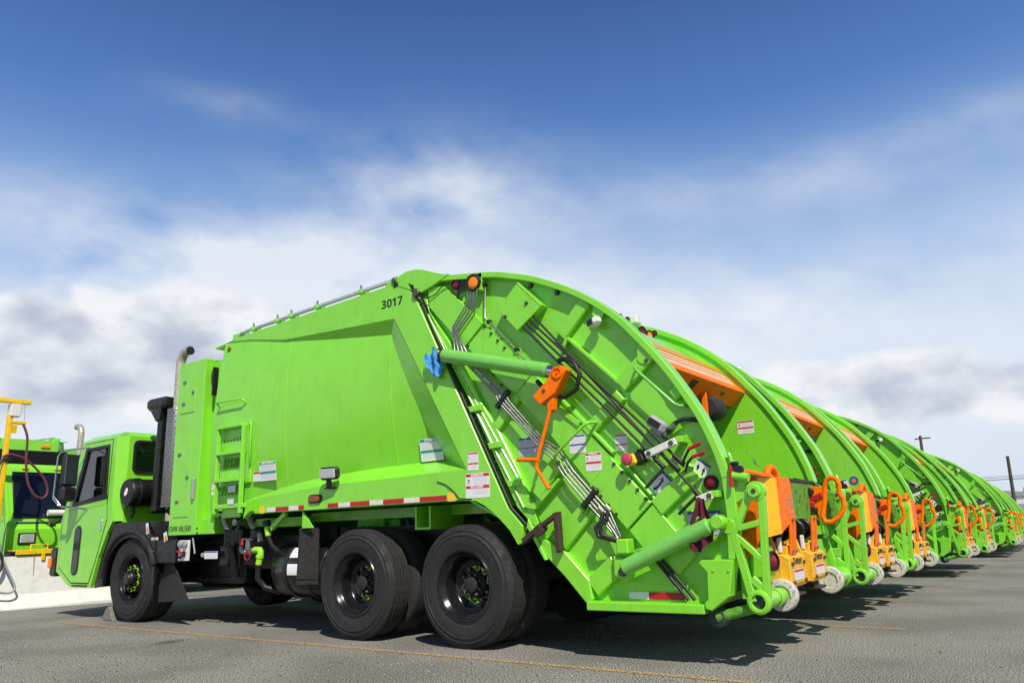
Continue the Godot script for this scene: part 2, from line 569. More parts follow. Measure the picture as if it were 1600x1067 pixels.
	a.uv1_scale = Vector3.ONE * 0.55
	a.detail_enabled = true
	a.detail_blend_mode = BaseMaterial3D.BLEND_MODE_MUL
	a.detail_albedo = noise_tex(0.008, [srgb(214, 213, 211), srgb(240, 239, 236), srgb(255, 254, 252)], [0.2, 0.5, 0.8], 1024, 6, 33)
	a.detail_uv_layer = BaseMaterial3D.DETAIL_UV_2
	a.uv2_triplanar = true
	a.uv2_world_triplanar = true
	a.uv2_scale = Vector3.ONE * 0.06
	a.normal_enabled = true
	a.normal_texture = bump_tex(0.095, 7.0, 1024, 3, 31)
	a.normal_scale = 0.4
	M.asphalt = a

# ------------------------------------------------------------------ the truck
const ARC := [[-0.5, 3.45], [-0.2, 3.41], [0.17, 3.352], [0.42, 3.308], [0.62, 3.25], [0.91, 3.145], [1.30, 2.94], [1.62, 2.70], [1.84, 2.46], [2.05, 2.19], [2.19, 1.97], [2.32, 1.73], [2.42, 1.46], [2.455, 1.30]]

func arc_pts(inset: float) -> Array:
	var c := Curve2D.new()
	for i in ARC.size():
		var p := V(ARC[i][0], ARC[i][1])
		var a := V(ARC[maxi(i - 1, 0)][0], ARC[maxi(i - 1, 0)][1])
		var b := V(ARC[mini(i + 1, ARC.size() - 1)][0], ARC[mini(i + 1, ARC.size() - 1)][1])
		var tg := (b - a).normalized()
		c.add_point(p, -tg * p.distance_to(a) / 3.0, tg * p.distance_to(b) / 3.0)
	var out := []
	var L := c.get_baked_length()
	for k in 49:
		var p := c.sample_baked(L * k / 48.0, true)
		var q := c.sample_baked(minf(L, L * k / 48.0 + 0.02), true)
		var o := c.sample_baked(maxf(0, L * k / 48.0 - 0.02), true)
		var tg := (q - o).normalized()
		out.append(p + V(tg.y, -tg.x) * inset)
	return out

func bolts(parent: Node, pts: Array, z: float, r := 0.011, h := 0.014, m: Material = null) -> void:
	for p in pts:
		var b := MB.new()
		b.lathe(Vector3(p.x, p.y, z), Vector3.BACK, [V(r * 1.5, 0), V(r * 1.5, h * 0.3), V(r, h * 0.3), V(r, h), V(0, h)], 6)
		part(parent, "bolt", b, m if m else M.bolt)

func along(a: Vector2, b: Vector2, k: int) -> Array:
	var o := []
	for i in k: o.append(a.lerp(b, float(i) / (k - 1)))
	return o

func round_light(parent: Node, called: String, at: Vector3, axis: Vector3, r: float, m: Material) -> void:
	var b := MB.new()
	b.lathe(at, axis, [V(r, 0), V(r, 0.020), V(r * 0.94, 0.026), V(r * 0.80, 0.026), V(r * 0.76, 0.016), V(r * 0.76, 0.0)], 28)
	var o := part(parent, called, b, M.hose)
	var l := MB.new()
	l.lathe(at + axis * 0.003, axis, [V(r * 0.76, 0.008), V(r * 0.70, 0.014), V(r * 0.4, 0.020), V(0, 0.022)], 28)
	part(o, "lens", l, m)

func add_wheel(parent: Node, c: Vector3, out: float, front: bool) -> void:
	# c: the tyre's centre on its outer face; out: +1 faces +z
	var A := Vector3(0, 0, out)
	var w := 0.40 if front else 0.275
	var R := 0.535 if front else 0.52
	var rim := 0.292
	var t := MB.new()
	var prof := [V(rim, -w + 0.02), V(rim + 0.02, -w + 0.005), V(rim + 0.09, -w - 0.004), V(R - 0.07, -w), V(R - 0.02, -w + 0.018), V(R - 0.004, -w + 0.035)]
	t.lathe(c, A, [V(rim - 0.002, -0.028), V(rim + 0.004, -0.010), V(rim + 0.02, -0.004), V(rim + 0.024, -0.010), V(rim + 0.05, -0.001), V(rim + 0.09, 0.004), V(rim + 0.13, 0.003), V(rim + 0.134, 0.008), V(rim + 0.142, 0.008), V(rim + 0.146, 0.002), V(R - 0.06, -0.004), V(R - 0.056, 0.0), V(R - 0.048, -0.001), V(R - 0.044, -0.008), V(R - 0.02, -0.018), V(R - 0.004, -0.034)].map(func(p): return V(p.x, p.y)), 72)
	t.lathe(c, A, prof, 48)
	var ty := part(parent, "front_wheel" if front else "rear_wheel", t, M.rubber)
	# tread: ribs parted by wavy grooves
	var tr := MB.new()
	var k := 6 if front else 5
	var y0 := -0.034
	var y1 := -w + 0.034
	var seg := 120
	for i in k:
		var a0 := lerpf(y0, y1, float(i) / k)
		var a1 := lerpf(y0, y1, float(i + 1) / k)
		for s in seg:
			var g0 := TAU * s / seg
			var g1 := TAU * (s + 1) / seg
			var d0 := Vector3(cos(g0), sin(g0), 0)
			var d1 := Vector3(cos(g1), sin(g1), 0)
			var z0 := 0.006 if s % 3 == 0 else -0.003
			var z1 := 0.006 if (s + 1) % 3 == 0 else -0.003
			var lo := (0.0 if i == 0 else 1.0)
			var hi := (0.0 if i == k - 1 else 1.0)
			var e0 := a0 - 0.007 * lo + z0 * lo
			var e1 := a0 - 0.007 * lo + z1 * lo
			var f0 := a1 + 0.007 * hi + z0 * hi
			var f1 := a1 + 0.007 * hi + z1 * hi
			var RR := R - (0.004 if i == 0 or i == k - 1 else 0.0)
			tr.quad(c + d0 * RR + A * e0, c + d1 * RR + A * e1, c + d1 * RR + A * f1, c + d0 * RR + A * f0, (d0 + d1).normalized())
			if lo > 0: tr.quad(c + d0 * RR + A * e0, c + d1 * RR + A * e1, c + d1 * (RR - 0.014) + A * (e1 + 0.001), c + d0 * (RR - 0.014) + A * (e0 + 0.001), A)
			if hi > 0: tr.quad(c + d0 * RR + A * f0, c + d1 * RR + A * f1, c + d1 * (RR - 0.014) + A * (f1 - 0.001), c + d0 * (RR - 0.014) + A * (f0 - 0.001), -A)
			if s % 3 == 0: # sipes at the rib's edge
				tr.quad(c + d0 * (RR + 0.001) + A * (e0 - 0.014), c + d0 * (RR + 0.001) + A * (e0 - 0.001), c + d1 * (RR - 0.004) + A * (e0 - 0.001), c + d1 * (RR - 0.004) + A * (e0 - 0.014))
	tr.lathe(c, A, [V(R - 0.014, y1), V(R - 0.014, y0)], 60)
	part(ty, "tread", tr, M.tread)
	var d := MB.new()
	if front:
		d.lathe(c, A, [V(rim, -0.26), V(rim - 0.03, -0.20), V(rim - 0.035, -0.05), V(rim - 0.02, -0.032), V(rim + 0.006, -0.022), V(rim + 0.012, -0.008), V(rim + 0.006, 0.0), V(rim - 0.004, -0.004), V(rim - 0.018, -0.03), V(rim - 0.04, -0.06), V(0.235, -0.16), V(0.205, -0.135), V(0.175, -0.06), V(0.15, -0.045), V(0.0, -0.045)], 48)
	else:
		d.lathe(c, A, [V(rim, -0.26), V(rim - 0.02, -0.05), V(rim + 0.006, -0.022), V(rim + 0.012, -0.008), V(rim + 0.006, 0.0), V(rim - 0.006, -0.004), V(rim - 0.018, -0.03), V(rim - 0.04, -0.045), V(rim - 0.055, -0.075), V(rim - 0.06, -0.16), V(0.21, -0.185), V(0.16, -0.20), V(0.0, -0.20)], 48)
	var ri := part(ty, "rim", d, M.rim)
	var zf := -0.045 if front else -0.20
	var hb := MB.new()
	if front:
		hb.lathe(c, A, [V(0.098, zf), V(0.098, zf + 0.05), V(0.088, zf + 0.075), V(0.07, zf + 0.085), V(0.066, zf + 0.095), V(0, zf + 0.095)], 24)
	else:
		hb.lathe(c, A, [V(0.118, zf), V(0.112, zf + 0.025), V(0.085, zf + 0.04), V(0.072, zf + 0.045), V(0.070, zf + 0.10), V(0.06, zf + 0.108), V(0.0, zf + 0.11)], 24)
	part(ty, "hub", hb, M.rubber if not front else M.black)
	var nuts := MB.new()
	var clips := MB.new()
	var holes := MB.new()
	for i in 10:
		var g := TAU * (i + 0.3) / 10
		var q := Vector3(cos(g), sin(g), 0)
		var p := c + q * 0.143 + A * zf
		nuts.cyl(p, p + A * (0.045 if front else 0.035), 0.015, 6)
		var tang := Vector3(-sin(g), cos(g), 0)
		if front or i % 5 < 3:
			clips.cyl(p + A * 0.004, p + A * 0.012, 0.026, 12)
			clips.tri(p + A * 0.013 + q * 0.022, p + A * 0.013 - q * 0.022, p + A * 0.013 + tang * 0.062, A, A, A)
	for i in 8:
		var g := TAU * (i + 0.5) / 8
		var p := c + Vector3(cos(g), sin(g), 0) * 0.088 + A * (zf + (0.085 if front else 0.052))
		if not front: nuts.lathe(p, A, [V(0.015, -0.012), V(0.015, 0.014), V(0.008, 0.022), V(0, 0.022)], 8)
	part(ty, "wheel_nuts", nuts, M.bolt if not front else M.black)
	part(ty, "nut_pointers", clips, M.lime)
	for i in (5 if not front else 0):
		var g := TAU * (i + 0.12) / 5
		var h := MB.new()
		h.lathe(c + Vector3(cos(g), sin(g), 0) * 0.192 + A * (-0.19), A + Vector3(cos(g), sin(g), 0) * 0.25, [V(0.032, -0.006), V(0.036, 0.006), V(0.03, 0.008), V(0.026, 0.0), V(0, -0.002)], 16)
		part(ty, "hand_hole", h, M.ink)

func add_cab(t: Node3D) -> void:
	var Z := -2.45
	var shell := MB.new()
	for s in 2:
		var z0 := -0.05 if s == 0 else Z
		var z1 := 0.0 if s == 0 else Z + 0.05
		if s == 1: z0 = Z; z1 = Z + 0.05
		shell.ring([V(-7.07, 2.42), V(-6.12, 2.42), V(-6.12, 1.50), V(-7.44, 1.50)], [V(-6.93, 2.30), V(-6.30, 2.31), V(-6.27, 1.60), V(-7.18, 1.525)], z0, z1)
		shell.prism([V(-7.44, 1.50), V(-6.12, 1.50), V(-6.06, 1.27), V(-6.18, 1.12), V(-6.36, 0.80), V(-6.50, 0.41), V(-7.08, 0.41), V(-7.52, 0.62), V(-7.52, 1.32)], z0, z1)
		# chamfered rear corner
		var a := 0.0 if s == 0 else Z
		var b := -0.11 if s == 0 else Z + 0.11
		shell.quad(Vector3(-6.12, 1.27, a), Vector3(-6.12, 2.42, a), Vector3(-6.0, 2.42, b), Vector3(-6.0, 1.27, b))
		# roof edge
		shell.quad(Vector3(-7.07, 2.42, a), Vector3(-6.12, 2.42, a), Vector3(-6.12, 2.49, b), Vector3(-7.0, 2.49, b))
		shell.tri(Vector3(-6.12, 2.42, a), Vector3(-6.0, 2.42, b), Vector3(-6.12, 2.49, b), Vector3.UP, Vector3.UP, Vector3.UP)
	shell.quad(Vector3(-7.0, 2.49, -0.11), Vector3(-6.12, 2.49, -0.11), Vector3(-6.12, 2.49, Z + 0.11), Vector3(-7.0, 2.49, Z + 0.11), Vector3.UP)
	shell.quad(Vector3(-6.12, 2.49, -0.11), Vector3(-6.0, 2.42, -0.11), Vector3(-6.0, 2.42, Z + 0.11), Vector3(-6.12, 2.49, Z + 0.11))
	# front: visor edge, windshield frame, lower panel
	shell.quad(Vector3(-7.07, 2.42, 0), Vector3(-7.0, 2.49, -0.11), Vector3(-7.0, 2.49, Z + 0.11), Vector3(-7.07, 2.42, Z))
	var fr := MB.new()
	var fo := [Vector3(-7.07, 2.42, 0), Vector3(-7.07, 2.42, Z), Vector3(-7.44, 1.42, Z), Vector3(-7.44, 1.42, 0)]
	var fi := [Vector3(-7.106, 2.32, -0.13), Vector3(-7.106, 2.32, Z + 0.13), Vector3(-7.403, 1.52, Z + 0.13), Vector3(-7.403, 1.52, -0.13)]
	for i in 4:
		var j := (i + 1) % 4
		shell.quad(fo[i], fo[j], fi[j], fi[i])
	shell.quad(Vector3(-7.44, 1.42, 0), Vector3(-7.44, 1.42, Z), Vector3(-7.52, 1.32, Z), Vector3(-7.52, 1.32, 0))
	shell.quad(Vector3(-7.52, 1.32, 0), Vector3(-7.52, 1.32, Z), Vector3(-7.52, 0.62, Z), Vector3(-7.52, 0.62, 0))
	shell.quad(Vector3(-7.52, 0.62, 0), Vector3(-7.52, 0.62, Z), Vector3(-7.08, 0.41, Z), Vector3(-7.08, 0.41, 0))
	# rear wall with its window
	shell.t = Transform3D(Basis(Vector3(0, 0, -1), Vector3.UP, Vector3.RIGHT), Vector3(-6.0, 0, 0))
	shell.ring([V(0.11, 2.42), V(2.34, 2.42), V(2.34, 1.70), V(0.11, 1.70)], [V(0.20, 2.35), V(1.05, 2.35), V(1.05, 1.94), V(0.20, 1.94)], -0.04, 0.0)
	shell.prism([V(0.11, 1.70), V(2.34, 1.70), V(2.34, 1.05), V(0.11, 1.05)], -0.04, 0.0)
	shell.t = Transform3D()
	part(t, "cab", shell, M.green)
	var cab := t.get_node("cab")
	var fl := MB.new()
	fl.box(Vector3(-6.75, 0.86, Z / 2), Vector3(1.4, 0.06, 2.3))
	fl.box(Vector3(-6.75, 2.40, Z / 2), Vector3(0.62, 0.02, 2.2))
	fl.box(Vector3(-7.30, 1.30, Z / 2), Vector3(0.30, 0.36, 2.2), 0.05)
	part(cab, "floor", fl, M.inside)
	var seat := MB.new()
	for z in [-0.55, -1.9]:
		seat.box(Vector3(-6.55, 1.15, z), Vector3(0.5, 0.14, 0.5), 0.05)
		seat.box(Vector3(-6.32, 1.52, z), Vector3(0.14, 0.66, 0.48), 0.05)
		seat.box(Vector3(-6.55, 0.98, z), Vector3(0.3, 0.2, 0.3))
	part(cab, "seats", seat, M.black)
	var sw := MB.new()
	var pts := []
	for i in 25:
		var g := TAU * i / 24
		pts.append(Vector3(-6.98, 1.68, -0.6) + Vector3(0.5, 0.86, 0).normalized() * 0.22 * sin(g) + Vector3.BACK * 0.22 * cos(g))
	sw.tube(pts, 0.014)
	sw.tube([Vector3(-7.2, 1.45, -0.6), Vector3(-6.98, 1.68, -0.6)], 0.02)
	part(cab, "steering_wheel", sw, M.black)
	# door: proud panel lines, window frame, glass, handle
	for s in 2:
		var side := 1.0 if s == 0 else -1.0
		var zb := 0.0 if s == 0 else Z
		var T := Transform3D(Basis.from_scale(Vector3(1, 1, side)), Vector3(0, 0, zb))
		var dr := MB.new(); dr.t = T
		dr.prism([V(-7.36, 1.46), V(-6.255, 1.50), V(-6.22, 1.30), V(-6.42, 0.78), V(-6.56, 0.47), V(-7.04, 0.47), V(-7.44, 0.68), V(-7.46, 1.30)], 0.0005, 0.009, 0.006)
		dr.ring([V(-7.005, 2.375), V(-6.235, 2.385), V(-6.255, 1.502), V(-7.36, 1.462)], [V(-6.935, 2.305), V(-6.295, 2.315), V(-6.265, 1.595), V(-7.19, 1.522)], 0.0005, 0.008)
		var door := part(t, "door", dr, M.green)
		var dg := MB.new(); dg.t = T
		dg.ring([V(-7.37, 1.474), V(-7.015, 2.388), V(-6.222, 2.398), V(-6.24, 1.50), V(-6.205, 1.30), V(-6.408, 0.775), V(-6.552, 0.457), V(-7.044, 0.457), V(-7.452, 0.672), V(-7.472, 1.30)], [V(-7.36, 1.462), V(-7.005, 2.375), V(-6.235, 2.385), V(-6.255, 1.50), V(-6.22, 1.30), V(-6.42, 0.78), V(-6.56, 0.47), V(-7.04, 0.47), V(-7.44, 0.68), V(-7.46, 1.30)], 0.0004, 0.0022)
		part(door, "door_gap", dg, M.ink)
		var wf := MB.new(); wf.t = T
		wf.ring([V(-6.95, 2.315), V(-6.28, 2.325), V(-6.25, 1.58), V(-7.215, 1.505)], [V(-6.895, 2.275), V(-6.325, 2.285), V(-6.30, 1.65), V(-7.13, 1.56)], -0.03, 0.016)
		wf.bar(V(-6.40, 2.28), V(-6.37, 1.63), 0.028, -0.02, 0.012)
		wf.bar(V(-6.93, 2.26), V(-7.15, 1.55), 0.05, -0.02, 0.013)
		part(door, "window_frame", wf, M.hose)
		var gl := MB.new(); gl.t = T
		gl.prism([V(-6.90, 2.28), V(-6.32, 2.29), V(-6.29, 1.64), V(-7.14, 1.55)], -0.014, -0.008)
		part(door, "window_glass", gl, M.glass)
		var vw := MB.new(); vw.t = T
		vw.prism(_round_box(V(-7.06, 0.57), V(-6.87, 1.24), 0.09, 0.012), -0.004, 0.020, 0.006)
		part(door, "lower_window_frame", vw, M.hose)
		var vg := MB.new(); vg.t = T
		vg.prism(_round_box(V(-7.04, 0.595), V(-6.89, 1.215), 0.07, 0.012), 0.019, 0.0225)
		part(door, "lower_window", vg, M.windshield)
		var hd := MB.new(); hd.t = T
		hd.prism(_round_box(V(-6.37, 1.155), V(-6.315, 1.31), 0.02), 0.008, 0.02, 0.005)
		hd.bar(V(-6.343, 1.185), V(-6.343, 1.28), 0.022, 0.02, 0.034, 0.004)
		part(door, "handle", hd, M.chrome)
		var st := MB.new(); st.t = T
		st.box(Vector3(-6.78, 0.435, 0.012), Vector3(0.40, 0.018, 0.03), 0.004)
		part(door, "step_edge", st, M.hose)
	# rear window, windshield
	var rw := MB.new()
	rw.t = Transform3D(Basis(Vector3(0, 0, -1), Vector3.UP, Vector3.RIGHT), Vector3(-6.0, 0, 0))
	rw.ring(_round_box(V(0.17, 1.91), V(1.08, 2.37), 0.08), _round_box(V(0.205, 1.945), V(1.045, 2.335), 0.06), -0.02, 0.022)
	rw.tube([Vector3(0.19, 2.355, 0.03), Vector3(0.30, 2.18, 0.045)], 0.008, 6)
	part(t, "rear_window_frame", rw, M.hose)
	var rg := MB.new()
	rg.t = rw.t
	rg.prism([V(0.21, 2.34), V(1.04, 2.34), V(1.04, 1.95), V(0.21, 1.95)], -0.014, -0.009)
	part(t, "rear_window", rg, M.glass)
	var ws := MB.new()
	ws.quad(Vector3(-7.115, 2.315, -0.14), Vector3(-7.115, 2.315, Z + 0.14), Vector3(-7.412, 1.53, Z + 0.14), Vector3(-7.412, 1.53, -0.14))
	ws.quad(Vector3(-7.100, 2.315, -0.14), Vector3(-7.100, 2.315, Z + 0.14), Vector3(-7.397, 1.53, Z + 0.14), Vector3(-7.397, 1.53, -0.14))
	var wsn := part(t, "windshield", ws, M.windshield)
	var seal := MB.new()
	seal.tube([Vector3(-7.11, 2.33, -0.14), Vector3(-7.11, 2.33, Z + 0.14), Vector3(-7.41, 1.52, Z + 0.14), Vector3(-7.41, 1.52, -0.14), Vector3(-7.11, 2.33, -0.14)], 0.018, 6)
	part(wsn, "seal", seal, M.hose)
	for z in [-0.75, -1.7]:
		var wp := MB.new()
		wp.tube([Vector3(-7.47, 1.40, z), Vector3(-7.45, 1.50, z + 0.18), Vector3(-7.42, 1.62, z + 0.42)], 0.010, 6)
		wp.tube([Vector3(-7.45, 1.52, z + 0.05), Vector3(-7.40, 1.70, z + 0.62)], 0.008, 6)
		wp.box(Vector3(-7.48, 1.39, z), Vector3(0.05, 0.05, 0.09), 0.01)
		part(t, "wiper", wp, M.hose)
	for z in [-0.33, Z + 0.33]:
		var hl := MB.new()
		hl.box(Vector3(-7.525, 1.16, z), Vector3(0.04, 0.20, 0.29), 0.015)
		var o := part(t, "headlight", hl, M.hose)
		var lens := MB.new()
		lens.box(Vector3(-7.545, 1.16, z), Vector3(0.025, 0.15, 0.23), 0.02)
		part(o, "lens", lens, M.lamp)
		var tsg := MB.new()
		tsg.box(Vector3(-7.69, 0.74, 0.02 if z > -1 else Z - 0.02), Vector3(0.07, 0.14, 0.04), 0.01)
		part(t, "turn_signal", tsg, M.amberlens)
	var bp := MB.new()
	bp.box(Vector3(-7.63, 0.75, Z / 2), Vector3(0.20, 0.40, 2.47), 0.03)
	part(t, "bumper", bp, M.black)
	for z in [-0.35, -0.9, -1.225, -1.55, -2.1]:
		var mk := MB.new()
		mk.box(Vector3(-7.09, 2.405, z), Vector3(0.04, 0.03, 0.11), 0.01)
		part(t, "marker_light", mk, M.amberlens)
	# mirrors on tube frames
	for s in 2:
		var sd := 1.0 if s == 0 else -1.0
		var zb := 0.0 if s == 0 else Z
		var T := Transform3D(Basis.from_scale(Vector3(1, 1, sd)), Vector3(0, 0, zb))
		var fr2 := MB.new(); fr2.t = T
		fr2.tube([Vector3(-6.85, 2.33, -0.01), Vector3(-6.98, 2.30, 0.18), Vector3(-7.07, 2.26, 0.30), Vector3(-7.10, 2.20, 0.32), Vector3(-7.12, 1.62, 0.32), Vector3(-7.05, 1.52, 0.27), Vector3(-6.85, 1.47, 0.05), Vector3(-6.80, 1.47, 0.0)], 0.011, 8)
		fr2.tube([Vector3(-7.12, 1.66, 0.32), Vector3(-7.02, 1.50, 0.24), Vector3(-6.75, 1.45, 0.0)], 0.009, 8)
		var mf := part(t, "mirror", fr2, M.chrome)
		var hsg := MB.new(); hsg.t = T
		hsg.t = hsg.t * Transform3D(Basis(Vector3.UP, 0.35), Vector3(-6.90, 2.00, 0.24))
		hsg.box(Vector3(0, 0, 0), Vector3(0.08, 0.44, 0.26), 0.025)
		hsg.box(Vector3(0, -0.33, 0), Vector3(0.11, 0.20, 0.25), 0.035)
		part(mf, "mirror_housing", hsg, M.hose)
		var gls := MB.new(); gls.t = hsg.t
		gls.box(Vector3(0.042, 0, 0), Vector3(0.004, 0.39, 0.21))
		part(mf, "mirror_glass", gls, M.mirror)

func _round_box(a: Vector2, b: Vector2, r: float, lean := 0.0) -> Array:
	var o := []
	var cs := [V(b.x - r, b.y - r), V(a.x + r, b.y - r), V(a.x + r, a.y + r), V(b.x - r, a.y + r)]
	for i in 4:
		for k in 6:
			var g := PI / 2 * (i + k / 5.0)
			var p: Vector2 = cs[i] + V(cos(g), sin(g)) * r
			o.append(p + V(lean * (p.y - a.y) / (b.y - a.y), 0))
	return o

func add_chassis(t: Node3D) -> void:
	for c in [[Vector3(0, 0.52, 0), 1.0, false], [Vector3(-1.37, 0.52, 0), 1.0, false], [Vector3(0, 0.52, -2.5), -1.0, false], [Vector3(-1.37, 0.52, -2.5), -1.0, false], [Vector3(-5.56, 0.535, -0.03), 1.0, true], [Vector3(-5.56, 0.535, -2.42), -1.0, true]]:
		add_wheel(t, c[0], c[1], c[2])
		if not c[2]:
			var b := MB.new()
			var o: Vector3 = c[0] - Vector3(0, 0, 0.335 * c[1])
			b.lathe(o, Vector3(0, 0, c[1]), [V(0.2, -0.02), V(0.30, -0.01), V(0.39, 0.004), V(0.46, 0.0), V(0.50, -0.018), V(0.515, -0.034), V(0.52, -0.07), V(0.52, -0.11), V(0.506, -0.112), V(0.506, -0.122), V(0.52, -0.124), V(0.52, -0.17), V(0.506, -0.172), V(0.506, -0.182), V(0.52, -0.184), V(0.516, -0.25), V(0.49, -0.27), V(0.2, -0.27)], 60)
			part(t, "inner_tyre", b, M.tread)
	var r := MB.new()
	for z in [-0.82, -1.68]:
		r.box(Vector3(-3.2, 0.93, z), Vector3(8.2, 0.26, 0.08))
	for x in [-6.4, -5.0, -3.4, -1.9, 0.7]:
		r.box(Vector3(x, 0.93, -1.25), Vector3(0.1, 0.2, 0.8))
	for x in [0.0, -1.37, -5.56]:
		r.cyl(Vector3(x, 0.52, -0.35), Vector3(x, 0.52, -2.15), 0.09, 16)
		r.box(Vector3(x, 0.56, -1.25), Vector3(0.4, 0.36, 0.4), 0.12)
	r.box(Vector3(-4.6, 0.78, -1.25), Vector3(1.5, 0.62, 0.75), 0.1)
	r.tube([Vector3(-3.9, 0.75, -1.25), Vector3(-1.5, 0.6, -1.25)], 0.06, 12)
	r.box(Vector3(-4.35, 0.74, -0.62), Vector3(1.25, 0.56, 0.42), 0.06)
	r.box(Vector3(-4.35, 0.70, -1.95), Vector3(1.5, 0.66, 0.5), 0.06)
	r.box(Vector3(-2.6, 0.70, -1.95), Vector3(1.4, 0.62, 0.5), 0.2)
	r.box(Vector3(-3.25, 0.84, -0.62), Vector3(1.1, 0.42, 0.36), 0.05)
	r.box(Vector3(-4.9, 0.72, -1.25), Vector3(0.9, 0.70, 0.9), 0.1)
	part(t, "chassis", r, M.black)
	# front fender: a black arch, its flat top shelf and its mud flap
	var f := MB.new()
	var arch := []
	for i in 13:
		var g := deg_to_rad(lerpf(-4.0, 184.0, i / 12.0))
		arch.append(V(-5.56 + cos(g) * 0.60, 0.49 + sin(g) * 0.56))
	var outer := [V(-6.38, 0.41), V(-6.29, 0.62), V(-6.12, 0.96), V(-5.985, 1.22), V(-5.9, 1.245), V(-5.22, 1.245), V(-5.10, 1.10), V(-4.95, 0.99), V(-4.92, 0.46)]
	f.prism(outer + arch, -0.03, 0.012, 0.006)
	f.sheet([V(-6.37, 0.42), V(-5.97, 1.235), V(-5.2, 1.235), V(-4.95, 0.98), V(-4.93, 0.6)], -0.62, -0.03, 0.012)
	var fe := part(t, "front_fender", f, M.black)
	var lip := MB.new()
	var arc2 := []
	for i in 17:
		var g := deg_to_rad(lerpf(20.0, 176.0, i / 16.0))
		arc2.append(Vector3(-5.56 + cos(g) * 0.66, 0.49 + sin(g) * 0.63, 0.012))
	lip.tube(arc2, 0.035, 8)
	part(fe, "rubber_lip", lip, M.rubber)
	var mf := MB.new()
	mf.t = Transform3D(Basis(Vector3.UP, -0.12), Vector3(-4.82, 0, -0.1))
	mf.prism([V(-0.22, 0.74), V(0.14, 0.74), V(0.62, 0.30), V(-0.20, 0.25)], -0.012, 0.0)
	part(t, "front_mud_flap", mf, M.flap)
	# step box behind the front wheel
	var sb := MB.new()
	sb.box(Vector3(-4.79, 0.865, -0.22), Vector3(0.57, 0.28, 0.44), 0.008)
	var box := part(t, "battery_box", sb, M.black)
	for p in [V(-4.98, 0.87)]:
		var kn := MB.new()
		kn.lathe(Vector3(p.x, p.y, 0), Vector3.BACK, [V(0.03, 0), V(0.028, 0.012), V(0.014, 0.012), V(0.012, 0.02), V(0, 0.02)], 16)
		part(box, "latch", kn, M.steel)
	var gp := MB.new()
	gp.box(Vector3(-4.36, 0.87, -0.03), Vector3(0.20, 0.24, 0.03), 0.004)
	var gpan := part(t, "gauge_panel", gp, M.white)
	for k in 2:
		var ga := MB.new()
		ga.lathe(Vector3(-4.41 + 0.1 * k, 0.945, -0.014), Vector3.BACK, [V(0.042, 0), V(0.042, 0.025), V(0.036, 0.03), V(0, 0.03)], 20)
		part(gpan, "gauge", ga, M.grey)
	var gv := MB.new()
	gv.tube([Vector3(-4.43, 0.86, 0.0), Vector3(-4.36, 0.85, 0.03), Vector3(-4.31, 0.82, 0.02)], 0.012, 8)
	gv.box(Vector3(-4.42, 0.86, 0.012), Vector3(0.08, 0.018, 0.02), 0.004)
	part(gpan, "red_valve", gv, M.red)
	var gk := MB.new()
	gk.box(Vector3(-4.33, 0.83, 0.0), Vector3(0.07, 0.06, 0.03), 0.008)
	gk.cyl(Vector3(-4.40, 0.79, -0.015), Vector3(-4.40, 0.79, 0.02), 0.016, 10)
	part(gpan, "fittings", gk, M.ink)
	decal(t, "data_plate", Vector3(-3.88, 0.81, -0.08), 0.26, 0.085, 0.0, M.p_white)
	var rod := MB.new()
	rod.tube([Vector3(-4.2, 1.02, -0.03), Vector3(-4.16, 0.86, -0.04), Vector3(-4.14, 0.83, -0.03)], 0.01, 6)
	rod.box(Vector3(-4.05, 0.81, -0.09), Vector3(0.08, 0.05, 0.03), 0.008)
	part(t, "release_rod", rod, M.grey)
	for k in [[-5.15, 1.15, 0.055, 0.14, 0.28], [-4.96, 1.02, 0.15, 0.03, 0.0], [-4.72, 1.04, 0.07, 0.11, 0.3]]:
		var wt := MB.new()
		wt.t = Transform3D(Basis(Vector3.BACK, k[4]), Vector3(k[0], k[1], 0.014))
		wt.box(Vector3.ZERO, Vector3(k[2], k[3], 0.004))
		var wo := part(t, "warning_tag", wt, M.white)
		var wr := MB.new()
		wr.t = wt.t
		wr.box(Vector3(0.008 if k[2] < k[3] else 0.0, -0.02 if k[2] < k[3] else 0.0, 0.0035), Vector3(k[2] * 0.55, k[3] * 0.55, 0.002))
		part(wo, "orange_field", wr, M.orange)
	# oil tank with bands and its paper label
	var tk := MB.new()
	tk.lathe(Vector3(-2.84, 0.64, -0.42), Vector3.RIGHT, [V(0, -0.03), V(0.18, -0.025), V(0.27, 0.0), V(0.295, 0.03), V(0.295, 0.8), V(0.27, 0.83), V(0, 0.85)], 40)
	var tank := part(t, "oil_tank", tk, M.rim)
	for x in [-2.62, -2.30]:
		var bd := MB.new()
		bd.lathe(Vector3(x, 0.64, -0.42), Vector3.RIGHT, [V(0.296, 0), V(0.303, 0.004), V(0.303, 0.05), V(0.296, 0.054)], 40)
		part(tank, "strap", bd, M.hose)
	for k in 3:
		var lb := MB.new()
		for s in 6:
			var g0 := deg_to_rad(lerpf(24.0, 62.0, (k + s / 6.0) / 3.0) if k > 0 else lerpf(-10.0, 12.0, s / 6.0))
			var g1 := deg_to_rad(lerpf(24.0, 62.0, (k + (s + 1) / 6.0 - (0.05 if s == 5 else 0.0)) / 3.0) if k > 0 else lerpf(-10.0, 12.0, (s + 1) / 6.0))
			if k > 0: g0 -= 0.2; g1 -= 0.2
			lb.quad(Vector3(-2.54, 0.64 + sin(g0) * 0.299, -0.42 + cos(g0) * 0.299), Vector3(-2.36, 0.64 + sin(g0) * 0.299, -0.42 + cos(g0) * 0.299), Vector3(-2.36, 0.64 + sin(g1) * 0.299, -0.42 + cos(g1) * 0.299), Vector3(-2.54, 0.64 + sin(g1) * 0.299, -0.42 + cos(g1) * 0.299))
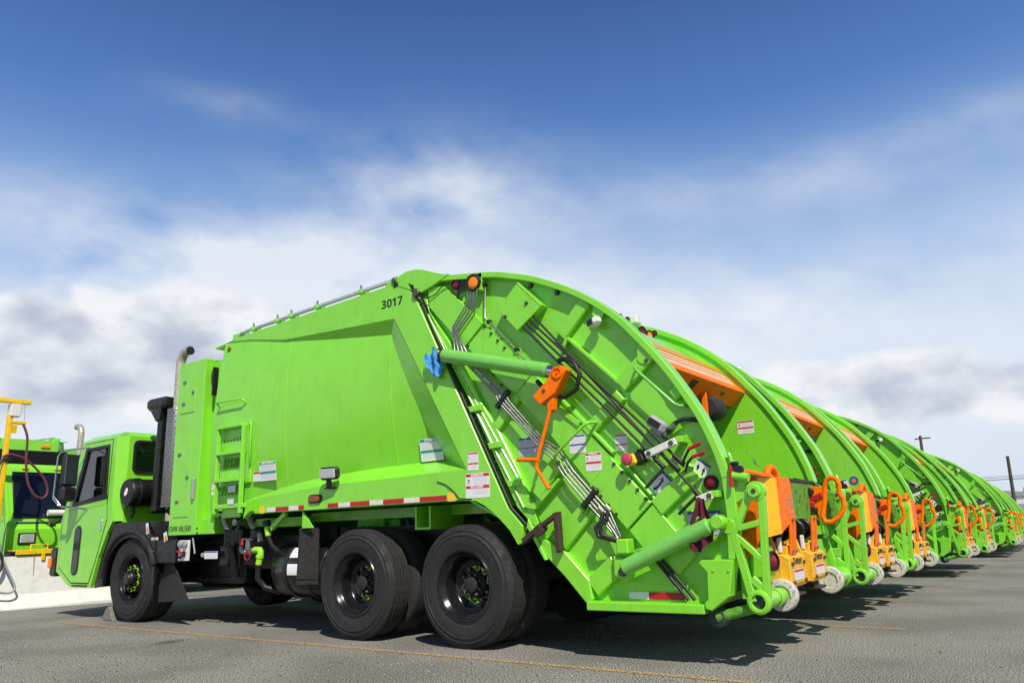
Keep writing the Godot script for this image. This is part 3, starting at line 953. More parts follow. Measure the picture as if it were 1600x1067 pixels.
		part(tank, "paper_label", lb, M.whiteink)
	# rear wheels' front flap
	var rf := MB.new()
	rf.t = Transform3D(Basis(Vector3.UP, 0.30), Vector3(-2.18, 0, -0.06))
	rf.box(Vector3(0.08, 0.80, -0.3), Vector3(0.24, 0.58, 0.012))
	rf.box(Vector3(0.08, 0.80, -0.3), Vector3(0.02, 0.58, 0.5))
	rf.prism([V(-0.08, 1.07), V(0.16, 1.07), V(0.16, 0.50), V(-0.10, 0.50)], -0.02, -0.008)
	rf.box(Vector3(0.03, 0.56, -0.004), Vector3(0.25, 0.012, 0.012))
	part(t, "rear_mud_flap", rf, M.flap)
	var tr := MB.new()
	tr.prism([V(-2.20, 1.245), V(-2.20, 1.07), V(-2.03, 1.07)], -0.05, -0.03)
	tr.box(Vector3(-0.78, 1.13, -0.50), Vector3(0.02, 0.20, 0.5))
	tr.box(Vector3(-0.60, 1.13, -0.50), Vector3(0.02, 0.20, 0.5))
	tr.box(Vector3(-0.69, 1.02, -0.50), Vector3(0.20, 0.02, 0.5))
	tr.box(Vector3(-1.4, 1.19, -0.62), Vector3(2.6, 0.1, 0.10))
	tr.box(Vector3(-3.0, 1.15, -0.40), Vector3(0.9, 0.10, 0.08))
	tr.bar(V(-2.82, 1.08), V(-2.58, 1.24), 0.05, -0.14, -0.10)
	part(t, "sill_brackets", tr, M.green)
	# pipes, hoses and lime couplings ahead of the tank
	var pp := MB.new()
	pp.tube([Vector3(-3.40, 1.02, -0.16), Vector3(-3.41, 0.86, -0.16), Vector3(-3.39, 0.84, -0.16), Vector3(-3.22, 0.83, -0.16)], 0.028, 12)
	pp.tube([Vector3(-3.36, 1.24, -0.2), Vector3(-3.30, 1.14, -0.2), Vector3(-3.14, 1.02, -0.2), Vector3(-3.12, 0.95, -0.2)], 0.034, 12)
	pp.tube([Vector3(-3.78, 1.24, -0.15), Vector3(-3.72, 1.14, -0.15), Vector3(-3.62, 1.06, -0.15), Vector3(-3.60, 0.95, -0.15)], 0.03, 12)
	part(t, "elbow_pipes", pp, M.grey)
	var vh := MB.new()
	for k in 5:
		vh.box(Vector3(-3.66 + 0.07 * k, 1.0 + 0.03 * (k % 2), -0.16), Vector3(0.06, 0.20, 0.12), 0.02)
	vh.box(Vector3(-3.2, 1.03, -0.22), Vector3(0.16, 0.16, 0.14), 0.04)
	vh.cyl(Vector3(-3.60, 0.95, -0.15), Vector3(-3.62, 0.55, -0.25), 0.05, 12)
	vh.box(Vector3(-3.72, 0.80, -0.2), Vector3(0.16, 0.24, 0.14), 0.02)
	part(t, "valve_block", vh, M.black)
	var vf := MB.new()
	vf.cyl(Vector3(-3.20, 0.98, -0.10), Vector3(-3.20, 0.86, -0.10), 0.035, 12, 0.005)
	vf.cyl(Vector3(-3.24, 0.84, -0.12), Vector3(-3.12, 0.85, -0.12), 0.03, 12, 0.005)
	vf.tube([Vector3(-3.26, 0.98, -0.08), Vector3(-3.10, 0.97, -0.08)], 0.010, 6)
	part(t, "ball_valve", vf, M.steel)
	var vr := MB.new()
	vr.box(Vector3(-3.28, 0.95, -0.07), Vector3(0.05, 0.08, 0.015), 0.005)
	var loop := []
	for i in 15: loop.append(Vector3(-3.16 + cos(TAU * i / 14.0) * 0.05, 0.80 + sin(TAU * i / 14.0) * 0.05, -0.06))
	vr.tube(loop, 0.006, 6)
	part(t, "red_tag", vr, M.red)
	var lm := MB.new()
	lm.tube([Vector3(-3.11, 0.855, -0.12), Vector3(-3.02, 0.855, -0.12), Vector3(-3.0, 0.83, -0.12), Vector3(-3.03, 0.70, -0.12)], 0.036, 12)
	lm.cyl(Vector3(-3.01, 0.80, -0.12), Vector3(-3.015, 0.77, -0.12), 0.045, 12)
	lm.cyl(Vector3(-2.93, 1.11, -0.14), Vector3(-2.90, 1.0, -0.14), 0.035, 12, 0.005)
	part(t, "lime_couplings", lm, M.lime)
	var hs := MB.new()
	hs.tube([Vector3(-3.03, 0.70, -0.12), Vector3(-3.06, 0.55, -0.14), Vector3(-3.0, 0.45, -0.2), Vector3(-2.85, 0.40, -0.3)], 0.032, 10)
	hs.tube([Vector3(-2.90, 1.0, -0.14), Vector3(-2.86, 0.9, -0.16), Vector3(-2.80, 0.8, -0.25)], 0.026, 10)
	hs.cyl(Vector3(-2.95, 1.17, -0.14), Vector3(-2.93, 1.10, -0.14), 0.045, 12)
	part(t, "suction_hoses", hs, M.hose)
	var cap := MB.new()
	cap.lathe(Vector3(-3.33, 1.17, -0.02), Vector3.BACK, [V(0.03, -0.1), V(0.045, 0), V(0.04, 0.03), V(0, 0.035)], 16)
	part(t, "filler_cap", cap, M.steel)

func add_behind_cab(t: Node3D) -> void:
	var c := MB.new()
	c.box(Vector3(-4.40, 2.13, -0.42), Vector3(0.58, 2.16, 0.84), 0.006)
	var cb := part(t, "side_cabinet", c, M.green)
	var c2 := MB.new()
	c2.box(Vector3(-3.98, 1.14, -0.5), Vector3(0.255, 0.18, 0.84), 0.006)
	c2.prism([V(-4.105, 1.235), V(-3.86, 1.235), V(-3.98, 2.78), V(-4.105, 2.78)], -0.80, -0.14, 0.004)
	c2.prism([V(-4.105, 2.80), V(-3.97, 2.80), V(-3.93, 3.17), V(-4.105, 3.19)], -0.80, -0.10, 0.004)
	part(cb, "rear_panels", c2, M.green)
	for q in [[-4.60, 2.55, -4.28, 3.07], [-4.60, 1.265, -4.28, 2.225]]:
		var d := MB.new()
		d.prism([V(q[0], q[1]), V(q[2], q[1]), V(q[2] - 0.0, q[3]), V(q[0] , q[3])], 0.0005, 0.009, 0.003)
		part(cb, "access_door", d, M.green)
	for q in [V(-4.53, 2.95), V(-4.53, 2.67), V(-4.54, 2.03), V(-4.53, 1.45)]:
		var h := MB.new()
		h.box(Vector3(q.x, q.y, 0.013), Vector3(0.075, 0.03, 0.010), 0.003)
		h.cyl(Vector3(q.x, q.y - 0.018, 0.019), Vector3(q.x, q.y + 0.018, 0.019), 0.008, 8)
		part(cb, "hinge", h, M.steel)
	for q in [V(-4.33, 2.80), V(-4.34, 1.74)]:
		var h := MB.new()
		h.lathe(Vector3(q.x, q.y, 0.009), Vector3.BACK, [V(0.026, 0), V(0.024, 0.012), V(0.012, 0.014), V(0, 0.014)], 14)
		part(cb, "latch", h, M.steel)
	var hh := MB.new()
	hh.box(Vector3(-4.19, 1.59, 0.018), Vector3(0.05, 0.26, 0.035), 0.01)
	part(cb, "grab_plate", hh, M.grey)
	var cn := MB.new()
	for k in 4: cn.box(Vector3(-4.06, 3.04 - 0.035 * k, -0.085), Vector3(0.06, 0.026, 0.03), 0.005)
	part(cb, "connector", cn, M.hose)
	letters(cb, "weight_lettering", "GVW 49,500", Vector3(-4.69 + 0.02, 1.073, 0.003), 0.062, M.ink, 0.0, Basis(), 1.0, false)
	bolts(cb, [V(-4.07, 1.12)], 0.0)
	# exhaust stack, its pierced shield, air intake and cleaner
	var e := MB.new()
	var up := [Vector3(-5.27, 1.0, -0.35), Vector3(-5.27, 3.30, -0.35)]
	for i in 7:
		var g := PI / 2 * i / 6.0
		up.append(Vector3(-5.27 + 0.17 - cos(g) * 0.17, 3.36 + sin(g) * 0.17, -0.35))
	up.append(Vector3(-5.06, 3.525, -0.35))
	e.tube(up, 0.062, 20)
	var ex := part(t, "exhaust_stack", e, M.pipe_rust)
	var mo := MB.new()
	mo.lathe(Vector3(-5.055, 3.525, -0.35), Vector3.RIGHT, [V(0.056, -0.1), V(0.056, -0.004), V(0.064, 0.0)], 20)
	mo.cyl(Vector3(-5.058, 3.525, -0.35), Vector3(-5.052, 3.525, -0.35), 0.055, 20)
	part(ex, "mouth", mo, M.ink)
	var sh := MB.new()
	sh.lathe(Vector3(-5.27, 1.42, -0.35), Vector3.UP, [V(0.06, 0), V(0.125, 0.0), V(0.128, 0.01), V(0.128, 1.30), V(0.125, 1.31), V(0.06, 1.31)], 28)
	var shield := part(t, "heat_shield", sh, M.steel)
	var ho := MB.new()
	for r in 32:
		for k in 14:
			var g := TAU * (k + 0.5 * (r % 2)) / 14
			var q := Vector3(cos(g), 0, sin(g))
			ho.cyl(Vector3(-5.27, 1.46 + 0.040 * r, -0.35) + q * 0.124, Vector3(-5.27, 1.46 + 0.040 * r, -0.35) + q * 0.1292, 0.0075, 6)
	part(shield, "holes", ho, M.ink)
	var ik := MB.new()
	ik.box(Vector3(-5.50, 2.0, -0.30), Vector3(0.10, 1.30, 0.16), 0.03)
	ik.box(Vector3(-5.56, 2.83, -0.30), Vector3(0.46, 0.16, 0.24), 0.04)
	ik.prism([V(-5.74, 2.78), V(-5.42, 2.78), V(-5.45, 2.60), V(-5.55, 2.58)], -0.40, -0.20, 0.01)
	ik.box(Vector3(-5.53, 1.85, -0.34), Vector3(0.12, 1.0, 0.2), 0.02)
	part(t, "air_intake", ik, M.black)
	var ac := MB.new()
	ac.lathe(Vector3(-5.84, 1.64, -0.75), Vector3.BACK, [V(0.16, 0), V(0.18, 0.02), V(0.18, 0.55), V(0.195, 0.56), V(0.195, 0.60), V(0.185, 0.61), V(0.185, 0.68), V(0.17, 0.71), V(0.06, 0.72), V(0, 0.72)], 36)
	var acn := part(t, "air_cleaner", ac, M.black)
	var hrt := MB.new()
	hrt.prism([V(-5.86, 1.66), V(-5.84, 1.69), V(-5.81, 1.70), V(-5.79, 1.67), V(-5.81, 1.61), V(-5.86, 1.59), V(-5.88, 1.62)], -0.032, -0.027)
	part(acn, "white_sticker", hrt, M.whiteink)
	var dr := MB.new()
	dr.lathe(Vector3(-5.84, 1.47, -0.14), Vector3.DOWN, [V(0.0, 0), V(0.05, 0.0), V(0.035, 0.03), V(0.03, 0.05), V(0.04, 0.07), V(0.022, 0.15), V(0, 0.18)], 14)
	part(acn, "drain_cone", dr, M.hose)
	var du := MB.new()
	du.tube([Vector3(-5.84, 1.66, -0.62), Vector3(-5.66, 1.70, -0.45), Vector3(-5.53, 1.74, -0.38)], 0.085, 14)
	du.box(Vector3(-5.40, 1.05, -0.5), Vector3(0.9, 0.25, 0.5), 0.04)
	du.cyl(Vector3(-5.27, 1.42, -0.35), Vector3(-5.1, 1.15, -0.5), 0.09, 14)
	part(acn, "duct", du, M.black)

func add_body(t: Node3D) -> void:
	# side frame of the body: top rail, slanted rear post and skirt in one plate
	var sk := [V(-0.60, 3.33), V(-0.53, 3.23), V(0.0, 2.18), V(0.51, 1.16), V(0.655, 1.01), V(0.645, 0.87), V(0.60, 0.855), V(0.52, 0.975), V(0.43, 1.06), V(0.34, 1.135), V(0.25, 1.195), V(0.16, 1.235), V(0.0, 1.25), V(-2.98, 1.25), V(-3.10, 1.33)]
	var fb := [V(-3.0, 1.405), V(-1.8, 1.49), V(-0.9, 1.50), V(0.06, 1.52)]
	var ft := [V(-0.83, 3.09), V(-1.7, 3.13), V(-2.57, 3.175), V(-3.2, 3.285), V(-3.62, 3.335)]
	var roof := [V(-3.57, 3.36), V(-0.97, 3.46), V(-0.88, 3.53), V(-0.80, 3.545), V(-0.71, 3.48)]
	var fr := MB.new()
	fr.prism(roof + sk + fb + ft, -0.07, 0.0, 0.004)
	var bf := part(t, "body_frame", fr, M.green)
	# pressed side shell, bulging and sunk towards the rear
	var bot := [Vector3(-3.84, 1.30, -0.01), Vector3(-3.05, 1.42, -0.01), Vector3(-2.3, 1.545, -0.050), Vector3(-1.38, 1.62, -0.14), Vector3(-0.41, 1.655, -0.27)]
	var top := [Vector3(-3.72, 3.33, -0.01), Vector3(-3.2, 3.27, -0.01), Vector3(-2.5, 3.155, -0.020), Vector3(-1.70, 3.045, -0.05), Vector3(-0.945, 2.96, -0.075)]
	var grid := []
	for j in 13:
		var w := j / 12.0
		var row := []
		for i in 41:
			var u := i / 40.0 * 4.0
			var k := mini(int(u), 3)
			var f := u - k
			var a: Vector3 = bot[k].cubic_interpolate(bot[k + 1], bot[maxi(k - 1, 0)], bot[mini(k + 2, 4)], f)
			var b: Vector3 = top[k].cubic_interpolate(top[k + 1], top[maxi(k - 1, 0)], top[mini(k + 2, 4)], f)
			var p := a.lerp(b, w)
			p.z += 0.07 * 4.0 * w * (1.0 - w)
			row.append(p)
		grid.append(row)
	var sh := MB.new()
	sh.patch(grid)
	for j in 12: # bevel up to the rear post, and the rounded front corner
		var a: Vector3 = grid[j][40]
		var b: Vector3 = grid[j + 1][40]
		var q0 := Vector3(0.06, 1.52, 0).lerp(Vector3(-0.83, 3.09, 0), j / 12.0)
		var q1 := Vector3(0.06, 1.52, 0).lerp(Vector3(-0.83, 3.09, 0), (j + 1) / 12.0)
		sh.quad(a, b, q1, q0)
		var c: Vector3 = grid[j][0]
		var d: Vector3 = grid[j + 1][0]
		sh.quad(c, d, d + Vector3(-0.05, 0, -0.09), c + Vector3(-0.05, 0, -0.09))
		sh.quad(c + Vector3(-0.05, 0, -0.09), d + Vector3(-0.05, 0, -0.09), Vector3(-3.95, d.y, -0.25), Vector3(-3.95, c.y, -0.25))
	var ftp := [V(-3.62, 3.335), V(-3.2, 3.285), V(-2.57, 3.175), V(-1.7, 3.13), V(-0.83, 3.09)]
	var fbt := [V(-3.10, 1.33), V(-3.0, 1.405), V(-1.8, 1.49), V(-0.9, 1.50), V(0.06, 1.52)]
	for i in 40:
		for e in 2:
			var ln: Array = ftp if e == 0 else fbt
			var row: Array = grid[12] if e == 0 else grid[0]
			var u0 := i / 10.0
			var u1 := (i + 1) / 10.0
			var k0 := mini(int(u0), 3)
			var k1 := mini(int(u1 - 0.001), 3)
			var p0: Vector2 = ln[k0].lerp(ln[k0 + 1], u0 - k0)
			var p1: Vector2 = ln[k1].lerp(ln[k1 + 1], u1 - k1)
			sh.quad(row[i], row[i + 1], Vector3(p1.x, p1.y, -0.002), Vector3(p0.x, p0.y, -0.002))
	var shell := part(t, "body_shell", sh, M.green)
	for sx in [-2.46, -0.955]: # upright welded seams
		var s := MB.new()
		var pl := []
		for j in 13:
			for i in 40:
				var qa: Vector3 = grid[j][i]
				var qb: Vector3 = grid[j][i + 1]
				if qa.x <= sx and qb.x > sx:
					pl.append(qa.lerp(qb, (sx - qa.x) / (qb.x - qa.x)))
					break
		s.tube(pl, 0.006, 6)
		part(shell, "weld_seam", s, M.green)
	var rest := MB.new()
	rest.prism([V(-3.95, 1.25), V(-3.95, 3.33), V(-3.57, 3.36), V(-0.97, 3.46), V(-0.60, 3.33), V(0.51, 1.16), V(0.50, 1.0), V(0.16, 1.24), V(0, 1.25)], -2.5, -2.45, 0.02)
	rest.sheet([V(-3.95, 3.31), V(-3.57, 3.345), V(-0.97, 3.445)], -2.45, -0.02, 0.02)
	rest.sheet([V(-0.95, 3.44), V(-0.56, 3.22), V(0.49, 1.18)], -2.45, -0.075, 0.02)
	rest.sheet([V(-3.95, 1.27), V(0.0, 1.27), V(0.5, 1.02)], -2.45, -0.075, 0.02)
	rest.box(Vector3(-3.96, 2.2, -1.33), Vector3(0.03, 2.22, 2.2))
	rest.box(Vector3(-3.52, 3.40, -0.09), Vector3(0.22, 0.07, 0.10), 0.01)
	rest.box(Vector3(-3.95, 3.40, -1.7), Vector3(0.30, 0.26, 0.42), 0.03)
	part(t, "body", rest, M.green)
	var gr := MB.new()
	for k in 10: gr.box(Vector3(-4.0, 2.74 + 0.035 * k, -1.2), Vector3(0.06, 0.012, 2.3))
	gr.box(Vector3(-3.985, 2.90, -1.2), Vector3(0.02, 0.36, 2.34))
	part(t, "front_grille", gr, M.hose)
	for z in [-0.5, -2.0]:
		var am := MB.new()
		am.box(Vector3(-3.99, 3.18, z), Vector3(0.03, 0.08, 0.20), 0.02)
		part(t, "clearance_light", am, M.amberlens)
	# pipes along the roof edge with their saddles
	var pr := MB.new()
	for k in 2:
		var y := 0.045 + 0.045 * k
		var z := -0.03 - 0.07 * k
		pr.tube([Vector3(-3.5, 3.33 + y * 0.5, z), Vector3(-3.44, 3.37 + y, z), Vector3(-0.99, 3.465 + y, z), Vector3(-0.92, 3.50 + y, z - 0.1)], 0.018, 10)
	var rp := part(t, "roof_pipes", pr, M.pale_steel)
	for x in [-3.2, -2.75, -2.5, -2.05, -1.35]:
		var s := MB.new()
		s.box(Vector3(x, 3.385 + (x + 3.44) * 0.038 + 0.03, -0.06), Vector3(0.07, 0.05, 0.12), 0.008)
		part(rp, "saddle", s, M.green)
		var b := MB.new()
		b.cyl(Vector3(x, 3.44 + (x + 3.44) * 0.038, -0.03), Vector3(x, 3.49 + (x + 3.44) * 0.038, -0.03), 0.012, 8)
		part(rp, "saddle_bolt", b, M.steel)
	# skirt: tape, lamps, stickers
	var xs := [-2.76, -2.61, -2.39, -2.23, -2.14]
	for i in 4:
		var m := MB.new()
		m.box(Vector3((xs[i] + xs[i + 1]) / 2, 1.282, 0.001), Vector3(xs[i + 1] - xs[i] - 0.002, 0.045, 0.004))
		part(t, "reflective_tape", m, M.white if i % 2 == 0 else M.red)
	xs = [-1.77, -1.61, -1.435, -1.16, -0.975, -0.70, -0.50, -0.17]
	for i in 7:
		var m := MB.new()
		m.box(Vector3((xs[i] + xs[i + 1]) / 2, 1.282, 0.001), Vector3(xs[i + 1] - xs[i] - 0.002, 0.045, 0.004))
		part(t, "reflective_tape", m, M.red if i % 2 == 0 else M.white)
	for x in [-2.85, -0.11]:
		decal(t, "yellow_sticker", Vector3(x, 1.285, 0.0), 0.085, 0.075, 0.0, M.p_yellow)
	var al := MB.new()
	al.prism(_round_box(V(-2.06, 1.315), V(-1.86, 1.405), 0.042), 0.0, 0.02, 0.006)
	var sl := part(t, "side_marker", al, M.hose)
	var sl2 := MB.new()
	sl2.prism(_round_box(V(-2.04, 1.33), V(-1.88, 1.39), 0.028), 0.018, 0.028, 0.006)
	part(sl, "lens", sl2, M.darklens)
	var ml := MB.new()
	ml.lathe(Vector3(-3.62, 3.24, -0.0), Vector3(-0.2, 0.1, 1), [V(0.032, 0), V(0.03, 0.012), V(0.016, 0.022), V(0, 0.024)], 16)
	part(t, "corner_marker", ml, M.darklens)
	var wl := MB.new()
	wl.t = Transform3D(Basis(Vector3.UP, 0.15) * Basis(Vector3.RIGHT, 0.1), Vector3(-1.66, 1.60, 0.08))
	wl.box(Vector3.ZERO, Vector3(0.24, 0.13, 0.09), 0.03)
	wl.box(Vector3(-0.04, -0.10, -0.03), Vector3(0.06, 0.1, 0.03), 0.008)
	wl.box(Vector3(-0.04, -0.15, -0.06), Vector3(0.12, 0.015, 0.08), 0.004)
	var wk := part(t, "work_light", wl, M.hose)
	var wl2 := MB.new()
	wl2.t = wl.t
	wl2.box(Vector3(0, 0, 0.04), Vector3(0.20, 0.095, 0.02), 0.02)
	part(wk, "lens", wl2, M.lamp)
	decal(t, "safety_notice", Vector3(-2.71, 1.70, 0.047), 0.29, 0.21, 0.0, M.p_notice, Basis(Vector3.RIGHT, 0.12))
	decal(t, "danger_sticker", Vector3(-2.92, 1.655, 0.035), 0.12, 0.11, 0.0, M.p_label)
	decal(t, "safety_notice", Vector3(-0.52, 1.76, -0.195), 0.26, 0.22, 0.02, M.p_notice, Basis(Vector3.UP, 0.13) * Basis(Vector3.RIGHT, 0.17))
	for o in [[-2.71, 1.768, 0.060, 0.12, 0.024], [-0.52, 1.83, -0.172, 0.17, 0.022]]:
		letters(t, "notice_heading", "SAFETY NOTICE", Vector3(o[0] - 0.10, o[1], o[2]), o[4], M.whiteink, 0.0, Basis(Vector3.RIGHT, o[3]), 0.9)
	decal(t, "danger_sticker", Vector3(0.145, 1.585, 0.0), 0.12, 0.16, 0.0, M.p_tall)
	decal(t, "danger_sticker", Vector3(0.19, 1.37, 0.0), 0.27, 0.215, 0.0, M.p_danger)
	letters(t, "danger_heading", "DANGER", Vector3(0.115, 1.44, 0.003), 0.024, M.whiteink, 0.0, Basis(), 1.05)
	letters(t, "danger_heading", "PELIGRO", Vector3(0.11, 1.34, 0.003), 0.024, M.whiteink, 0.0, Basis(), 1.05)
	letters(t, "fleet_number", "3017", Vector3(-1.015, 3.198, 0.001), 0.088, M.ink, 0.0, Basis(), 1.12)
	var wire := MB.new()
	wire.tube([Vector3(-0.28, 1.43, 0.004), Vector3(-0.18, 1.40, 0.006), Vector3(-0.08, 1.33, 0.006), Vector3(-0.02, 1.265, 0.005), Vector3(0.12, 1.255, 0.005)], 0.005, 6)
	part(t, "loose_wire", wire, M.hose)
	# ladder, hatch and rails at the front of the body
	var ht := MB.new()
	ht.prism([V(-3.62, 1.55), V(-3.62, 2.50), V(-3.10, 2.44), V(-3.03, 2.1), V(-3.03, 1.60)], 0.02, 0.045, 0.006)
	var hat := part(t, "side_hatch", ht, M.green)
	var hr := MB.new()
	hr.tube([Vector3(-3.66, 2.51, 0.05), Vector3(-3.64, 2.56, 0.12), Vector3(-3.16, 2.56, 0.12), Vector3(-3.14, 2.51, 0.06)], 0.011, 8)
	part(hat, "grab_rail", hr, M.green)
	var h2 := MB.new()
	h2.tube([Vector3(-3.06, 2.28, 0.05), Vector3(-3.01, 2.28, 0.09), Vector3(-2.99, 2.24, 0.09), Vector3(-2.99, 1.84, 0.09), Vector3(-3.03, 1.79, 0.05)], 0.012, 8)
	part(hat, "grab_handle", h2, M.green)
	var la := MB.new()
	for x in [-3.61, -3.13]:
		la.box(Vector3(x + 0.04, 1.76, 0.11), Vector3(0.035, 1.0, 0.05), 0.006)
	la.box(Vector3(-3.32, 1.345, 0.08), Vector3(0.52, 0.05, 0.10), 0.006)
	la.box(Vector3(-3.32, 1.28, 0.06), Vector3(0.34, 0.12, 0.02), 0.004)
	la.prism([V(-3.06, 1.40), V(-2.96, 1.40), V(-2.98, 1.28), V(-3.10, 1.20)], 0.0, 0.06, 0.004)
	for y in [1.55, 2.0, 2.25]: la.box(Vector3(-3.61, y, 0.05), Vector3(0.04, 0.05, 0.10), 0.005)
	var lad := part(t, "ladder", la, M.green)
	for y in [2.25, 1.945, 1.635]:
		var st := MB.new()
		st.box(Vector3(-3.33, y, 0.10), Vector3(0.46, 0.035, 0.09), 0.005)
		for k in 8:
			st.box(Vector3(-3.52 + 0.055 * k, y + 0.02, 0.135), Vector3(0.02, 0.014, 0.02))
		part(lad, "rung", st, M.green)
		var bk := MB.new()
		for k in 7: # slotted guard behind the rung
			bk.bar(V(-3.53 + 0.06 * k, y - 0.17), V(-3.50 + 0.06 * k, y - 0.05), 0.028, 0.05, 0.058)
		part(lad, "slotted_guard", bk, M.dirty)
	decal(lad, "small_label", Vector3(-3.34, 1.55, 0.06), 0.14, 0.09, 0.0, M.p_white)
	decal(lad, "small_label", Vector3(-3.24, 1.40, 0.135), 0.11, 0.07, 0.0, M.p_white)
	decal(lad, "small_label", Vector3(-3.58, 1.55, 0.14), 0.05, 0.14, 0.0, M.p_tall)

func add_tailgate(t: Node3D) -> void:
	var zw := -0.085
	var a0 := arc_pts(0.01)
	var low := [V(2.455, 1.05), V(2.435, 0.75), V(2.38, 0.49), V(2.24, 0.395), V(1.24, 0.385), V(1.03, 0.61), V(0.78, 0.845), V(0.73, 1.00), V(0.565, 1.16), V(0.05, 2.18), V(-0.49, 3.24)]
	var w := MB.new()
	w.prism(a0 + low, zw - 0.03, zw)
	var wall := part(t, "tailgate_side", w, M.green)
	var f := MB.new()
	f.prism(a0 + low, -2.44, -2.41)
	var far := part(t, "tailgate_far_side", f, M.green)
	# rim flanges
	for s in 2:
		var za := zw - 0.05 if s == 0 else -2.50
		var zb := 0.0 if s == 0 else -2.385
		var o := arc_pts(0.0)
		var i1 := arc_pts(0.055)
		var m := MB.new()
		for k in 48:
			var nn := Vector3((o[k + 1] - o[k]).y, -(o[k + 1] - o[k]).x, 0).normalized() * -1.0
			for q in [[o, za, zb, -1.0], [i1, za, zb, 1.0]]:
				var L: Array = q[0]
				m.quad(Vector3(L[k].x, L[k].y, za), Vector3(L[k + 1].x, L[k + 1].y, za), Vector3(L[k + 1].x, L[k + 1].y, zb - 0.006), Vector3(L[k].x, L[k].y, zb - 0.006), nn * q[3] * -1.0)
			var oc0: Vector2 = o[k].lerp(i1[k], 0.1); var oc1: Vector2 = o[k + 1].lerp(i1[k + 1], 0.1)
			var ic0: Vector2 = i1[k].lerp(o[k], 0.1); var ic1: Vector2 = i1[k + 1].lerp(o[k + 1], 0.1)
			m.quad(m._z(oc0, zb), m._z(oc1, zb), m._z(ic1, zb), m._z(ic0, zb), Vector3.BACK)
			m.quad(m._z(o[k], zb - 0.006), m._z(o[k + 1], zb - 0.006), m._z(oc1, zb), m._z(oc0, zb))
			m.quad(m._z(i1[k], zb - 0.006), m._z(i1[k + 1], zb - 0.006), m._z(ic1, zb), m._z(ic0, zb))
			m.quad(m._z(o[k], za), m._z(o[k + 1], za), m._z(i1[k + 1], za), m._z(i1[k], za), Vector3.FORWARD)
		part(wall if s == 0 else far, "rim_flange", m, M.green)
	var fil := MB.new()
	fil.prism([V(-0.66, 3.42), V(-0.2, 3.40), V(-0.25, 3.10), V(-0.46, 3.10), V(-0.57, 3.27)], -0.16, zw - 0.031)
	part(wall, "hinge_backing", fil, M.green)
	# hinge ear over the body's rear post
	var ear := MB.new()
	ear.prism([V(-0.80, 3.44), V(-0.76, 3.535), V(-0.66, 3.56), V(-0.54, 3.555), V(-0.44, 3.53), V(-0.34, 3.485), V(-0.20, 3.43), V(-0.10, 3.40), V(-0.30, 3.33), V(-0.46, 3.29), V(-0.56, 3.33)], -0.11, 0.006, 0.005)
	part(wall, "hinge_ear", ear, M.green)
	var pin := MB.new()
	pin.cyl(Vector3(-0.52, 3.30, -0.02), Vector3(-0.52, 3.30, 0.03), 0.045, 14, 0.006)
	part(wall, "hinge_pin", pin, M.bolt)
	pin = MB.new()
	pin.cyl(Vector3(-0.83, 3.50, -0.02), Vector3(-0.83, 3.50, 0.02), 0.03, 12, 0.005)
	part(wall, "hinge_pin", pin, M.bolt)
	var hole := MB.new()
	hole.prism([V(-0.63, 3.425), V(-0.56, 3.39), V(-0.545, 3.33), V(-0.585, 3.35)], 0.004, 0.0085)
	part(wall, "hinge_gap", hole, M.ink)
	hole = MB.new()
	hole.prism([V(-0.83, 3.465), V(-0.77, 3.47), V(-0.77, 3.435), V(-0.84, 3.425)], 0.001, 0.0095)
	part(wall, "hinge_gap", hole, M.ink)
	# rubber seal between body and tailgate
	var se := MB.new()
	se.tube([Vector3(-0.505, 3.245, -0.03), Vector3(-0.39, 3.02, -0.022), Vector3(0.025, 2.18, -0.02), Vector3(0.535, 1.16, -0.02), Vector3(0.69, 1.01, -0.02)], 0.014, 8)
	part(wall, "seal", se, M.hose)
	# front strip with its ridge and rungs
	var fs := MB.new()
	fs.prism([V(-0.47, 3.24), V(-0.43, 3.27), V(-0.385, 3.08), V(-0.07, 2.64), V(0.24, 2.09), V(0.43, 1.80), V(0.63, 1.43), V(0.74, 1.19), V(0.80, 1.0), V(0.735, 1.01), V(0.58, 1.165), V(0.065, 2.185)], zw - 0.01, -0.035, 0.006)
	var strip := part(wall, "front_strip", fs, M.green)
	var rd := MB.new()
	var rp := [V(-0.40, 3.06), V(-0.19, 2.67), V(0.15, 2.08), V(0.39, 1.64), V(0.58, 1.30), V(0.67, 1.14)]
	for i in rp.size() - 1: rd.bar(rp[i], rp[i + 1], 0.015, -0.04, -0.018 + 0.0004 * i, 0.006)
	rd.bar(V(-0.36, 2.99), V(0.60, 1.415), 0.010, -0.04, -0.026, 0.004)
	for i in 3:
		var c: Vector2 = [V(0.19, 2.05), V(0.40, 1.70), V(0.59, 1.36)][i]
		rd.t = Transform3D(Basis(Vector3.BACK, 0.06), Vector3(c.x - 0.01, c.y, -0.03))
		rd.prism([V(-0.085, 0.035), V(0.075, 0.035), V(0.065, -0.022), V(-0.06, -0.022)], 0.0, 0.03, 0.006)
	rd.t = Transform3D()
	part(wall, "ridge", rd, M.green)
	bolts(wall, [V(0.03, 2.14), V(0.11, 2.16), V(0.27, 1.75), V(0.37, 1.57), V(0.47, 1.38), V(0.57, 1.21), V(0.15, 1.97)], -0.035, 0.006, 0.006)
	# low front beam and the sill
	var lb := MB.new()
	lb.prism([V(0.70, 1.01), V(0.81, 1.0), V(0.84, 0.905), V(1.05, 0.79), V(1.255, 0.58), V(1.275, 0.44), V(1.235, 0.385), V(1.03, 0.605), V(0.78, 0.835)], zw - 0.01, -0.02, 0.008)
	lb.prism([V(0.715, 1.07), V(0.81, 0.88), V(0.885, 0.735), V(0.86, 0.73), V(0.70, 1.0)], -0.02, 0.005, 0.004)
	part(wall, "front_beam", lb, M.green)
	var sl := MB.new()
